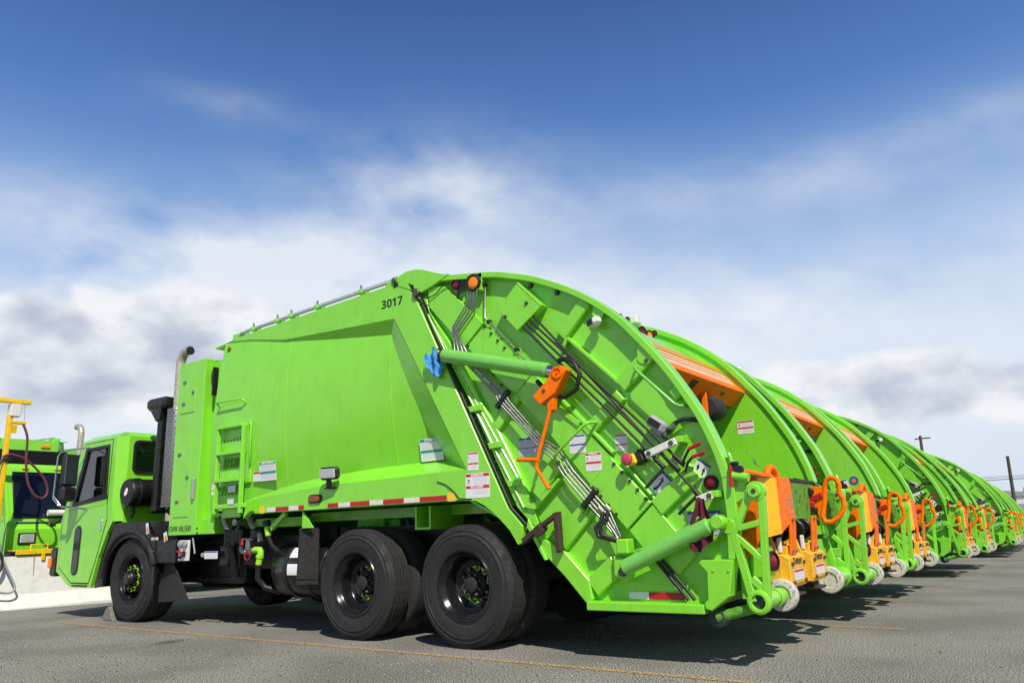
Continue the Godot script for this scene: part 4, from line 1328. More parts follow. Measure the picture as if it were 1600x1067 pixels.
	sl.box(Vector3(1.715, 0.392, -0.04), Vector3(0.95, 0.065, 0.12), 0.006)
	for k in 34: sl.box(Vector3(1.25 + 0.027 * k, 0.428, -0.0), Vector3(0.013, 0.012, 0.03))
	part(wall, "sill_step", sl, M.green)
	# the slanting beam of the packer and its bolted covers
	var be := MB.new()
	be.prism([V(-0.40, 3.34), V(-0.19, 3.31), V(0.28, 2.845), V(0.05, 2.655), V(-0.38, 3.13)], zw - 0.01, -0.025, 0.004)
	part(wall, "beam_plate", be, M.green)
	be = MB.new()
	be.prism([V(0.285, 2.825), V(0.60, 2.52), V(0.80, 2.30), V(0.60, 2.13), V(0.07, 2.655)], zw - 0.01, -0.035, 0.004)
	part(wall, "beam_cover", be, M.green)
	be = MB.new()
	be.prism([V(0.80, 2.30), V(1.26, 1.80), V(1.515, 1.505), V(1.30, 1.31), V(0.86, 1.85), V(0.60, 2.13)], zw - 0.01, -0.045, 0.004)
	part(wall, "beam_plate", be, M.green)
	be = MB.new()
	be.prism([V(1.52, 1.50), V(1.83, 1.145), V(1.615, 0.955), V(1.305, 1.305)], zw - 0.01, -0.022, 0.004)
	part(wall, "beam_cover", be, M.green)
	be = MB.new()
	be.prism([V(1.835, 1.135), V(2.14, 0.76), V(1.93, 0.56), V(1.62, 0.945)], zw - 0.01, -0.045, 0.004)
	part(wall, "beam_plate", be, M.green)
	bolts(wall, along(V(0.29, 2.81), V(0.51, 2.57), 4), -0.035)
	bolts(wall, along(V(0.09, 2.66), V(0.46, 2.24), 5), -0.035)
	bolts(wall, along(V(1.54, 1.455), V(1.79, 1.175), 5), -0.022)
	bolts(wall, along(V(1.34, 1.285), V(1.53, 1.07), 4), -0.022)
	var rg := MB.new()
	rg.bar(V(1.17, 2.545), V(1.63, 2.09), 0.03, zw - 0.01, -0.030, 0.006)
	rg.bar(V(1.165, 2.55), V(1.11, 2.46), 0.035, zw - 0.01, -0.031, 0.006)
	rg.bar(V(0.95, 2.16), V(1.53, 1.545), 0.03, zw - 0.01, -0.030, 0.006)
	rg.bar(V(1.59, 1.49), V(1.86, 1.16), 0.02, zw - 0.01, -0.040, 0.004)
	rg.bar(V(1.03, 1.97), V(1.24, 1.80), 0.05, zw - 0.01, -0.028, 0.006)
	part(wall, "ridge_rail", rg, M.green)
	# cross ribs: hollow tubes square to the beam
	for q in [[0.37, 1.87, 0.62, 2.13, 0.11, -0.032], [1.365, 2.835, 1.10, 2.575, 0.12, -0.030], [1.29, 1.72, 1.63, 2.00, 0.11, -0.034], [0.77, 1.26, 1.02, 1.52, 0.13, -0.024], [0.99, 0.86, 1.28, 1.14, 0.15, -0.036], [1.27, 0.52, 1.50, 0.70, 0.16, -0.028], [1.90, 2.285, 1.63, 2.07, 0.13, -0.032], [1.86, 1.10, 2.20, 1.36, 0.14, -0.036], [2.07, 1.93, 2.135, 1.978, 0.10, -0.03]]:
		var r := MB.new()
		r.bar(V(q[0], q[1]), V(q[2], q[3]), q[4], zw - 0.01, q[5], 0.010)
		part(wall, "cross_rib", r, M.green)
	var gu := MB.new()
	gu.prism([V(0.665, 1.165), V(0.78, 1.135), V(1.04, 1.365), V(1.02, 1.38), V(0.79, 1.20)], zw, -0.008, 0.003)
	part(wall, "gusset", gu, M.green)
	# cover box over the rods
	var cb := MB.new()
	cb.prism([V(0.70, 3.125), V(0.95, 2.86), V(0.69, 2.69), V(0.475, 2.925)], zw, 0.015, 0.004)
	cb.bar(V(0.705, 3.13), V(0.955, 2.865), 0.02, zw, 0.018, 0.004)
	part(wall, "rod_cover", cb, M.green)
	bolts(wall, [V(0.80, 2.92), V(0.565, 2.84)], 0.015, 0.013, 0.016)
	bolts(wall, [V(0.79, 3.11), V(1.065, 2.985)], zw, 0.02, 0.03)
	# round lamps
	round_light(wall, "red_lamp", Vector3(-0.035, 3.285, -0.03), Vector3.BACK, 0.052, M.redlens)
	var lp := MB.new()
	lp.prism([V(0.12, 3.33), V(0.30, 3.33), V(0.29, 3.16), V(0.13, 3.18)], zw, 0.0, 0.004)
	part(wall, "lamp_plate", lp, M.green)
	var dk := MB.new()
	dk.prism([V(0.02, 3.35), V(0.09, 3.34), V(0.07, 3.24), V(-0.01, 3.15), V(-0.03, 3.16)], zw + 0.06, -0.02)
	part(wall, "dark_slot", dk, M.ink)
	round_light(wall, "amber_lamp", Vector3(0.205, 3.245, 0.0), Vector3.BACK, 0.085, M.amberlens)
	round_light(wall, "red_lamp", Vector3(2.295, 1.265, zw), Vector3.BACK, 0.056, M.redlens)
	# hydraulic lines
	var L := [V(0.12, 3.19), V(0.14, 3.08), V(-0.06, 2.86), V(-0.04, 2.63), V(0.11, 2.47), V(0.42, 2.15), V(0.46, 2.07), V(0.66, 1.86), V(0.87, 1.64), V(1.0, 1.53), V(1.09, 1.39), V(1.27, 1.19), V(1.40, 1.05), V(1.54, 0.88)]
	var Rr := [V(0.25, 3.19), V(0.22, 3.0), V(0.0, 2.80), V(0.10, 2.60), V(0.22, 2.44), V(0.53, 2.14), V(0.57, 2.07), V(0.77, 1.85), V(0.92, 1.70), V(1.06, 1.61), V(1.18, 1.43), V(1.36, 1.23), V(1.49, 1.09), V(1.57, 0.90)]
	for k in 4:
		var m := MB.new()
		var pts := []
		for i in L.size():
			var p: Vector2 = L[i].lerp(Rr[i], k / 3.0)
			var last := i >= L.size() - 2 and k > 1
			pts.append(Vector3(p.x, p.y, 0.005 + (0.004 if k % 2 else 0.0)))
		m.tube(pts, 0.0085, 8)
		part(wall, "hydraulic_line", m, M.steel)
	for c in [[V(0.50, 2.10), -0.785], [V(1.32, 1.20), -0.785], [V(1.32, 1.20), -0.785]].slice(0, 2):
		var m := MB.new()
		m.t = Transform3D(Basis(Vector3.BACK, c[1] + PI / 2), Vector3(c[0].x, c[0].y, 0.006))
		m.box(Vector3.ZERO, Vector3(0.20, 0.045, 0.045), 0.008)
		part(wall, "line_clamp", m, M.hose)
	for q in [[0.41, 1.99, 0.49, 2.09], [1.22, 1.09, 1.29, 1.17], [1.245, 1.075, 1.31, 1.155]]:
		var th := MB.new()
		th.tube([Vector3(q[0], q[1], -0.03), Vector3(q[2], q[3], 0.0)], 0.008, 6)
		part(wall, "clamp_stud", th, M.green)
	for k in 2:
		var h3 := MB.new()
		h3.tube([Vector3(1.43 + 0.05 * k, 1.08 + 0.02 * k, 0.01), Vector3(1.42 + 0.05 * k, 1.02 + 0.02 * k, 0.03), Vector3(1.38 + 0.04 * k, 0.97 + 0.02 * k, 0.05), Vector3(1.40 + 0.03 * k, 0.91 + 0.01 * k, 0.05), Vector3(1.49, 0.885 + 0.01 * k, 0.03), Vector3(1.57, 0.865, 0.01)], 0.018, 10)
		part(wall, "hose_end", h3, M.hose)
	for q in [[1.44, 1.09, 1.40, 1.13], [1.50, 1.10, 1.46, 1.14], [1.53, 0.89, 1.60, 0.84]]:
		var h4 := MB.new()
		h4.cyl(Vector3(q[0], q[1], 0.012), Vector3(q[2], q[3], 0.008), 0.016, 8)
		part(wall, "hose_fitting", h4, M.pipe_rust)
	var ps := MB.new()
	ps.tube([Vector3(0.30, 3.22, -0.05), Vector3(0.30, 2.89, -0.03), Vector3(0.36, 2.83, -0.03), Vector3(0.58, 2.59, -0.03), Vector3(0.72, 2.43, -0.03)], 0.011, 8)
	var pso := part(wall, "single_line", ps, M.steel)
	for q in [V(0.345, 2.845), V(0.64, 2.53), V(0.30, 3.22)]:
		var pc := MB.new()
		pc.box(Vector3(q.x, q.y, -0.035), Vector3(0.04, 0.035, 0.05), 0.006)
		part(wall, "line_clip", pc, M.hose)
	# black control rods
	for q in [[0.74, 2.715, 1.97, 1.40], [0.77, 2.745, 2.09, 1.37], [0.80, 2.775, 2.13, 1.41], [0.84, 2.81, 2.26, 1.14]]:
		var m := MB.new()
		m.tube([Vector3(q[0], q[1], -0.01), Vector3(lerpf(q[0], q[2], 0.7), lerpf(q[1], q[3], 0.7) + 0.012, 0.012), Vector3(q[2], q[3], 0.015)], 0.0105, 8)
		var d := (Vector3(q[2], q[3], 0.015) - Vector3(q[0], q[1], -0.01)).normalized()
		m.cyl(Vector3(q[2], q[3], 0.015) - d * 0.10, Vector3(q[2], q[3], 0.015) + d * 0.01, 0.02, 10, 0.004)
		part(wall, "control_rod", m, M.hose)
	for q in [[[1.97, 1.38, 0.02], [1.90, 1.31, 0.05], [1.835, 1.25, 0.06]], [[2.225, 1.18, 0.02], [2.15, 1.11, 0.05], [2.08, 1.05, 0.055]]]:
		var m := MB.new()
		m.tube([Vector3(q[0][0], q[0][1], q[0][2]), Vector3(q[1][0], q[1][1], q[1][2]), Vector3(q[2][0], q[2][1], q[2][2])], 0.012, 8)
		part(wall, "lever", m, M.hose)
	for q in [[[2.13, 1.39], [2.155, 1.44], [2.205, 1.51], [2.295, 1.545]], [[2.145, 1.35], [2.18, 1.41], [2.225, 1.45], [2.32, 1.475]]]:
		var m := MB.new()
		m.tube([Vector3(q[0][0], q[0][1], 0.02), Vector3(q[1][0], q[1][1], 0.05), Vector3(q[2][0], q[2][1], 0.06)], 0.010, 8)
		var lv := part(wall, "lever", m, M.hose)
		var g := MB.new()
		g.tube([Vector3(q[2][0], q[2][1], 0.06), Vector3(q[3][0], q[3][1], 0.06)], 0.014, 10)
		part(wall, "red_grip", g, M.red)
	for q in [[V(1.845, 1.495), V(2.10, 1.58)], [V(2.225, 1.14), V(2.335, 1.175)]]:
		var m := MB.new()
		m.bar(q[0], q[1], 0.055, 0.025, 0.05, 0.006)
		part(wall, "white_rod_guide", m, M.white)
		bolts(wall, [q[0].lerp(q[1], 0.12), q[0].lerp(q[1], 0.85)], 0.05, 0.014, 0.010)
	for q in [V(2.125, 1.59), V(2.355, 1.18)]:
		var gp := MB.new()
		gp.box(Vector3(q.x, q.y, -0.02), Vector3(0.055, 0.05, 0.12), 0.006)
		part(wall, "guide_post", gp, M.green)
	# stop button
	var es := MB.new()
	es.t = Transform3D(Basis(Vector3.BACK, 0.35), Vector3(1.725, 1.475, 0.0))
	es.box(Vector3(0.03, 0, -0.045), Vector3(0.09, 0.09, 0.09), 0.008)
	part(wall, "switch_box", es, M.hose)
	var ey := MB.new()
	ey.t = es.t
	ey.box(Vector3(-0.01, 0, 0.02), Vector3(0.075, 0.085, 0.04), 0.012)
	part(wall, "yellow_collar", ey, M.safety)
	var er := MB.new()
	er.lathe(Vector3(1.705, 1.475, 0.04), Vector3(-0.25, 0, 1), [V(0.02, 0), V(0.046, 0.015), V(0.05, 0.03), V(0.044, 0.045), V(0.02, 0.054), V(0, 0.055)], 24)
	part(wall, "stop_button", er, mat(srgb(196, 66, 84), 0.45))
	var ec := MB.new()
	ec.tube([Vector3(1.74, 1.51, -0.02), Vector3(1.765, 1.545, 0.0), Vector3(1.81, 1.535, 0.0), Vector3(1.90, 1.52, -0.03), Vector3(2.0, 1.62, -0.05)], 0.008, 6)
	part(wall, "switch_cable", ec, M.hose)
	# camera under the rim and its grey lamp box lower down, grab handle
	var cp := MB.new()
	cp.prism([V(1.43, 2.70), V(1.45, 2.80), V(1.56, 2.73), V(1.52, 2.66), V(1.46, 2.65)], -0.04, -0.025)
	part(wall, "camera_bracket", cp, M.green)
	var cm := MB.new()
	cm.t = Transform3D(Basis(Vector3.BACK, 0.12) * Basis(Vector3.UP, -0.5), Vector3(1.465, 2.625, 0.0))
	cm.box(Vector3.ZERO, Vector3(0.12, 0.075, 0.09), 0.025)
	part(wall, "camera", cm, M.white)
	var cl := MB.new()
	cl.t = cm.t
	cl.box(Vector3(-0.015, 0, 0.045), Vector3(0.075, 0.05, 0.006), 0.0)
	part(wall, "camera_window", cl, M.ink)
	var gb := MB.new()
	gb.t = Transform3D(Basis(Vector3.BACK, -0.62), Vector3(1.94, 1.725, -0.01))
	gb.box(Vector3.ZERO, Vector3(0.17, 0.095, 0.07), 0.022)
	gb.box(Vector3(0.03, -0.06, -0.01), Vector3(0.07, 0.04, 0.03), 0.008)
	part(wall, "work_lamp", gb, M.grey)
	var gl := MB.new()
	gl.t = gb.t
	gl.box(Vector3(-0.015, 0.0, 0.036), Vector3(0.11, 0.05, 0.006))
	part(wall, "work_lamp_window", gl, M.ink)
	var hz := MB.new()
	hz.tube([Vector3(1.97, 1.62, -0.03), Vector3(2.03, 1.67, -0.02), Vector3(2.08, 1.72, -0.02), Vector3(2.15, 1.745, -0.03), Vector3(2.25, 1.73, -0.06)], 0.017, 8)
	part(wall, "lamp_hose", hz, M.hose)
	var hf := MB.new()
	hf.cyl(Vector3(2.04, 1.68, -0.02), Vector3(2.08, 1.715, -0.02), 0.022, 8)
	hf.cyl(Vector3(1.985, 1.635, -0.028), Vector3(2.01, 1.655, -0.025), 0.022, 8)
	part(wall, "lamp_hose_fitting", hf, M.steel)
	var gh := MB.new()
	gh.tube([Vector3(1.79, 2.20, -0.08), Vector3(1.80, 2.185, 0.02), Vector3(1.83, 2.15, 0.04), Vector3(2.11, 1.86, 0.04), Vector3(2.14, 1.84, 0.02), Vector3(2.17, 1.85, -0.08)], 0.013, 8)
	part(wall, "grab_handle", gh, M.lightgreen)
	var rc := MB.new()
	rc.prism(_round_box(V(-0.075, -0.11), V(0.075, 0.11), 0.06), 0, 0.012, 0.004)
	var rcv := MB.new()
	rcv.t = Transform3D(Basis(Vector3.BACK, -0.1), Vector3(1.885, 2.30, -0.034))
	rcv.prism(_round_box(V(-0.075, -0.09), V(0.065, 0.09), 0.055), 0, 0.012, 0.004)
	part(wall, "round_cover", rcv, M.green)
	bolts(wall, [V(1.885, 2.36), V(1.885, 2.235)], -0.022, 0.012, 0.012)
	var hb := MB.new()
	hb.tube([Vector3(1.02, 1.50, -0.03), Vector3(1.04, 1.53, 0.06), Vector3(1.07, 1.57, 0.08), Vector3(1.34, 1.77, 0.08), Vector3(1.385, 1.795, 0.06), Vector3(1.405, 1.80, -0.03)], 0.013, 8)
	part(wall, "grab_handle", hb, M.green)
	# ram with its orange lock and T bar
	var ra := MB.new()
	ra.cyl(Vector3(-0.12, 2.585, 0.07), Vector3(1.04, 2.265, 0.09), 0.064, 24, 0.01)
	part(wall, "upper_ram", ra, M.lightgreen)
	var rr := MB.new()
	rr.cyl(Vector3(-0.19, 2.605, 0.05), Vector3(-0.10, 2.58, 0.06), 0.035, 14)
	rr.tube([Vector3(-0.24, 2.68, 0.02), Vector3(-0.18, 2.64, 0.05), Vector3(-0.16, 2.58, 0.06), Vector3(-0.20, 2.54, 0.05), Vector3(-0.26, 2.58, 0.04)], 0.008, 6)
	part(wall, "ram_end", rr, M.rust)
	var rl := MB.new()
	rl.cyl(Vector3(1.03, 2.268, 0.09), Vector3(1.10, 2.25, 0.09), 0.045, 16)
	part(wall, "ram_rod", rl, M.chrome)
	var ol := MB.new()
	ol.prism([V(1.18, 2.285), V(1.235, 2.235), V(1.115, 2.055), V(0.97, 1.98), V(0.895, 2.06), V(1.055, 2.185), V(1.075, 2.225)], 0.03, 0.13, 0.006)
	ol.prism([V(1.10, 2.08), V(1.08, 1.93), V(1.03, 1.90), V(1.02, 1.98), V(1.06, 2.05)], 0.05, 0.11, 0.004)
	var olk := part(wall, "orange_lock", ol, M.orange)
	var oe := MB.new()
	oe.lathe(Vector3(1.155, 2.225, 0.13), Vector3.BACK, [V(0.05, 0), V(0.05, 0.014), V(0.036, 0.016), V(0.03, 0.004), V(0.012, 0.004), V(0.012, 0.02), V(0, 0.02)], 24)
	part(wall, "lock_eye", oe, M.orange)
	bolts(wall, [V(1.01, 2.09), V(1.035, 2.0)], 0.13, 0.013, 0.008)
	var rd2 := MB.new()
	rd2.tube([Vector3(1.055, 1.95, 0.10), Vector3(0.90, 1.535, 0.10), Vector3(0.885, 1.47, 0.10), Vector3(1.00, 1.29, 0.10)], 0.0165, 10)
	rd2.tube([Vector3(0.70, 1.55, 0.10), Vector3(0.915, 1.53, 0.10)], 0.0185, 10)
	part(wall, "orange_bar", rd2, M.orange)
	var hl := MB.new()
	hl.tube([Vector3(1.11, 2.35, 0.03), Vector3(1.19, 2.35, 0.04), Vector3(1.27, 2.30, 0.05), Vector3(1.32, 2.20, 0.05), Vector3(1.28, 2.08, 0.05), Vector3(1.17, 2.03, 0.04), Vector3(1.07, 2.05, 0.03), Vector3(0.95, 2.12, -0.02), Vector3(0.84, 2.22, -0.04)], 0.020, 10)
	part(wall, "loop_hose", hl, M.hose)
	# rusty hinge latch at the foot
	var hg := MB.new()
	hg.bar(V(0.67, 0.885), V(0.83, 0.985), 0.045, -0.02, 0.04, 0.006)
	hg.tube([Vector3(0.80, 0.96, 0.03), Vector3(0.86, 0.995, 0.04), Vector3(1.02, 1.09, 0.03)], 0.024, 12)
	hg.cyl(Vector3(0.83, 0.99, -0.04), Vector3(0.86, 0.96, 0.08), 0.045, 14)
	hg.prism([V(0.99, 1.10), V(1.04, 1.11), V(1.048, 0.805), V(1.008, 0.79)], -0.005, 0.055, 0.006)
	part(wall, "hinge_latch", hg, M.rust)
	# lower ram
	var lr := MB.new()
	lr.cyl(Vector3(1.61, 0.675, 0.06), Vector3(2.31, 0.965, 0.06), 0.060, 24, 0.01)
	lr.tube([Vector3(1.72, 0.80, 0.05), Vector3(1.80, 0.815, 0.06), Vector3(2.18, 0.975, 0.06), Vector3(2.22, 1.02, 0.05), Vector3(2.27, 1.02, 0.05)], 0.011, 8)
	part(wall, "lower_ram", lr, M.lightgreen)
	var lx := MB.new()
	lx.bar(V(2.28, 0.955), V(2.40, 0.99), 0.085, 0.02, 0.09, 0.01)
	lx.cyl(Vector3(2.375, 0.985, 0.01), Vector3(2.375, 0.985, 0.11), 0.05, 18, 0.008)
	part(wall, "ram_mount", lx, M.green)
	lx = MB.new()
	lx.box(Vector3(1.595, 0.83, -0.01), Vector3(0.10, 0.11, 0.12), 0.01)
	part(wall, "ram_port", lx, M.green)
	lx = MB.new()
	lx.prism([V(1.50, 0.62), V(1.60, 0.57), V(1.64, 0.62), V(1.58, 0.74), V(1.50, 0.76)], -0.06, 0.02, 0.006)
	part(wall, "ram_mount", lx, M.green)
	bolts(wall, [V(1.575, 0.645)], 0.02, 0.026, 0.03)
	for k in 2:
		var bd := MB.new()
		bd.tube([Vector3(1.83 + 0.05 * k, 0.725, -0.03), Vector3(2.06 + 0.05 * k, 0.45, -0.03)], 0.014, 8)
		part(wall, "lower_hose", bd, M.hose)
	# end box at the low rear corner, tape, plates
	var eb := MB.new()
	eb.prism([V(2.16, 0.725), V(2.235, 0.645), V(2.225, 0.46), V(2.20, 0.44), V(2.20, 0.40), V(2.245, 0.385), V(2.385, 0.485), V(2.435, 0.73)], zw - 0.02, 0.02, 0.006)
	part(wall, "end_box", eb, M.green)
	bolts(wall, [V(2.285, 0.655), V(2.395, 0.655)], 0.02, 0.008, 0.008, M.green)
	var tp := MB.new()
	tp.box(Vector3(1.645, 0.468, zw + 0.004), Vector3(0.165, 0.052, 0.006))
	part(wall, "reflective_tape", tp, M.white)
	tp = MB.new()
	tp.box(Vector3(1.87, 0.468, zw + 0.004), Vector3(0.28, 0.052, 0.006))
	part(wall, "reflective_tape", tp, M.red)
	decal(wall, "instruction_sticker", Vector3(0.70, 1.67, zw), 0.22, 0.155, 0.0, M.p_grey)
	decal(wall, "instruction_sticker", Vector3(1.205, 1.645, -0.045), 0.15, 0.15, 0.0, M.p_blue)
	decal(wall, "danger_sticker", Vector3(1.345, 1.49, -0.045), 0.145, 0.145, 0.0, M.p_danger)
	decal(wall, "danger_sticker", Vector3(1.585, 1.625, zw), 0.11, 0.13, 0.0, M.p_tall)
	letters(wall, "danger_heading", "DANGER", Vector3(1.305, 1.543, -0.042), 0.014, M.whiteink)
	decal(wall, "arrow_sticker", Vector3(1.91, 1.265, zw + 0.004), 0.145, 0.17, -0.82, M.p_arrow)
	decal(wall, "arrow_sticker", Vector3(2.205, 1.345, zw + 0.004), 0.115, 0.18, -0.65, M.p_arrow)
	decal(wall, "instruction_sticker", Vector3(2.215, 0.98, zw), 0.26, 0.17, 0.0, M.p_grey)
	# rear post under the rim and its gusset
	var po := MB.new()
	po.prism([V(2.385, 1.50), V(2.43, 1.45), V(2.46, 1.36), V(2.49, 1.30), V(2.485, 1.0), V(2.44, 0.73), V(2.39, 0.73), V(2.41, 1.05), V(2.40, 1.30)], zw - 0.05, -0.004, 0.006)
	po.prism([V(2.44, 1.44), V(2.51, 1.40), V(2.56, 1.33), V(2.56, 1.15), V(2.47, 1.10)], -0.06, -0.02, 0.004)
	part(wall, "rear_post", po, M.green)
	var br := MB.new()
	br.tube([Vector3(2.47, 1.46, -0.01), Vector3(2.485, 1.43, 0.0), Vector3(2.485, 1.36, 0.0)], 0.014, 8)
	br.cyl(Vector3(2.49, 1.30, 0.0), Vector3(2.60, 1.28, 0.0), 0.032, 14)
	part(wall, "valve_arm", br, M.green)
	var brr := MB.new()
	brr.tube([Vector3(2.482, 1.37, 0.012), Vector3(2.482, 1.22, 0.03)], 0.013, 10)
	part(wall, "red_grip", brr, M.red)
	var vk := MB.new()
	vk.box(Vector3(2.51, 1.385, 0.0), Vector3(0.055, 0.025, 0.05), 0.006)
	vk.cyl(Vector3(2.51, 1.36, 0.0), Vector3(2.51, 1.39, 0.0), 0.018, 10)
	vk.cyl(Vector3(2.54, 1.34, -0.02), Vector3(2.54, 1.34, 0.02), 0.03, 14)
	part(wall, "valve_knob", vk, M.hose)
	var cb2 := MB.new()
	cb2.tube([Vector3(-0.55, 3.30, 0.01), Vector3(-0.48, 3.25, 0.02), Vector3(-0.38, 3.215, 0.0), Vector3(-0.28, 3.24, -0.01), Vector3(-0.19, 3.30, 0.0), Vector3(-0.10, 3.305, -0.01)], 0.006, 6)
	part(wall, "lamp_wire", cb2, M.hose)

	# ---------------- between the two sides: top sheet, rear lamps, winch box, hopper
	var ts := MB.new()
	ts.sheet([V(-0.45, 3.36), V(0.17, 3.27), V(0.6, 3.14), V(0.95, 2.985), V(1.30, 2.79), V(1.68, 2.49)], -2.41, zw - 0.03, 0.012)
	var sheet := part(t, "top_sheet", ts, M.green)
	var nrm := Vector3(0.97, 0.1, 0.22).normalized()
	var lpl := MB.new()
	lpl.box(Vector3(0.975, 2.99, -1.98), Vector3(0.02, 0.17, 0.62), 0.004)
	part(sheet, "lamp_plate", lpl, M.green)
	for q in [[-1.91, "red_lamp", 0.062, M.redlens, 2.99], [-2.09, "amber_lamp", 0.062, M.amberlens, 2.98], [-2.22, "red_lamp", 0.034, M.redlens, 3.03]]:
		round_light(sheet, q[1], Vector3(0.99, q[4], q[0]), nrm, q[2], q[3])
	for z in [-1.41, -1.25, -1.57]:
		round_light(sheet, "red_lamp", Vector3(0.985, 3.06, z), nrm, 0.026, M.redlens)
	var hsn := MB.new()
	hsn.box(Vector3(1.0, 3.09, -1.76), Vector3(0.09, 0.10, 0.12), 0.015)
	part(sheet, "sensor", hsn, M.white)
	var wb := MB.new()
	wb.prism([V(1.60, 2.57), V(1.655, 2.515), V(1.865, 2.285), V(1.87, 2.265), V(1.725, 2.135), V(1.55, 2.36), V(1.55, 2.5)], -2.405, zw - 0.035, 0.004)
	var win := part(t, "winch_box", wb, M.orange)
	var slot := MB.new()
	slot.t = Transform3D(Basis(Vector3.BACK, 0.73), Vector3(1.80, 2.20, 0))
	for z in [-1.15, -1.9]: slot.box(Vector3(0.01, 0.0, z), Vector3(0.09 if z > -1.5 else 0.04, 0.006, 0.13 if z > -1.5 else 0.07))
	part(win, "slot", slot, M.ink)
	var winb := Basis(Vector3(0, 0, -1), Vector3(-0.674, 0.738, 0), Vector3(0.738, 0.674, 0))
	decal(win, "worn_lettering", Vector3(1.765, 2.395, -1.27), 2.0, 0.20, 0.0, M.p_winch, winb)
	bolts(win, [], 0.0)
	var mo := MB.new()
	mo.lathe(Vector3(1.78, 2.03, -1.75), Vector3(0, 0, 1), [V(0, 0), V(0.10, 0.0), V(0.115, 0.02), V(0.115, 0.20), V(0.09, 0.24), V(0, 0.25)], 20)
	part(win, "winch_motor", mo, M.flap)
	var mp := MB.new()
	mp.box(Vector3(1.78, 2.05, -1.47), Vector3(0.05, 0.24, 0.03), 0.004)
	mp.box(Vector3(1.60, 2.22, -0.6), Vector3(0.30, 0.22, 0.5), 0.02)
	part(win, "motor_plate", mp, M.orange)
	var mw := MB.new()
	mw.cyl(Vector3(1.66, 2.10, -0.25), Vector3(1.66, 2.10, -0.55), 0.07, 18)
	for k in 6: mw.cyl(Vector3(1.66, 2.10, -0.27 - 0.05 * k), Vector3(1.66, 2.10, -0.285 - 0.05 * k), 0.085, 18)
	part(win, "winch_drum", mw, M.hose)
	var hp := MB.new()
	hp.sheet([V(1.24, 0.42), V(2.24, 0.42), V(2.36, 0.51), V(2.41, 0.75), V(2.43, 1.30)], -2.41, zw - 0.03, 0.02)
	hp.sheet([V(1.66, 2.45), V(1.50, 2.1), V(1.42, 1.6), V(1.62, 0.9), V(1.9, 0.62), V(2.35, 0.60)], -2.41, zw - 0.03, 0.015)
	hp.sheet([V(1.24, 0.42), V(0.75, 1.0), V(0.56, 1.18)], -2.41, zw - 0.03, 0.02)
	var hop := part(t, "hopper", hp, M.dirty)
	var li := MB.new()
	li.box(Vector3(2.41, 1.315, -1.25), Vector3(0.08, 0.03, 2.26), 0.006)
	li.bar(V(2.25, 1.36), V(2.53, 1.285), 0.025, -2.47, -2.40)
	part(hop, "hopper_lip", li, M.hose)
	var rp2 := MB.new()
	rp2.box(Vector3(2.385, 1.02, -1.45), Vector3(0.04, 0.56, 1.90), 0.006)
	rp2.prism([V(2.45, 1.32), V(2.62, 1.20), V(2.64, 0.95), V(2.50, 0.78), V(2.45, 0.80)], -2.42, -2.37, 0.006)
	part(hop, "rear_panel", rp2, M.dirty)
	var bt := MB.new()
	bt.box(Vector3(2.44, 0.87, -1.5), Vector3(0.10, 0.08, 1.75), 0.006)
	bt.box(Vector3(2.44, 0.62, -1.25), Vector3(0.06, 0.34, 2.2), 0.006)
	part(hop, "rear_sill", bt, M.green)

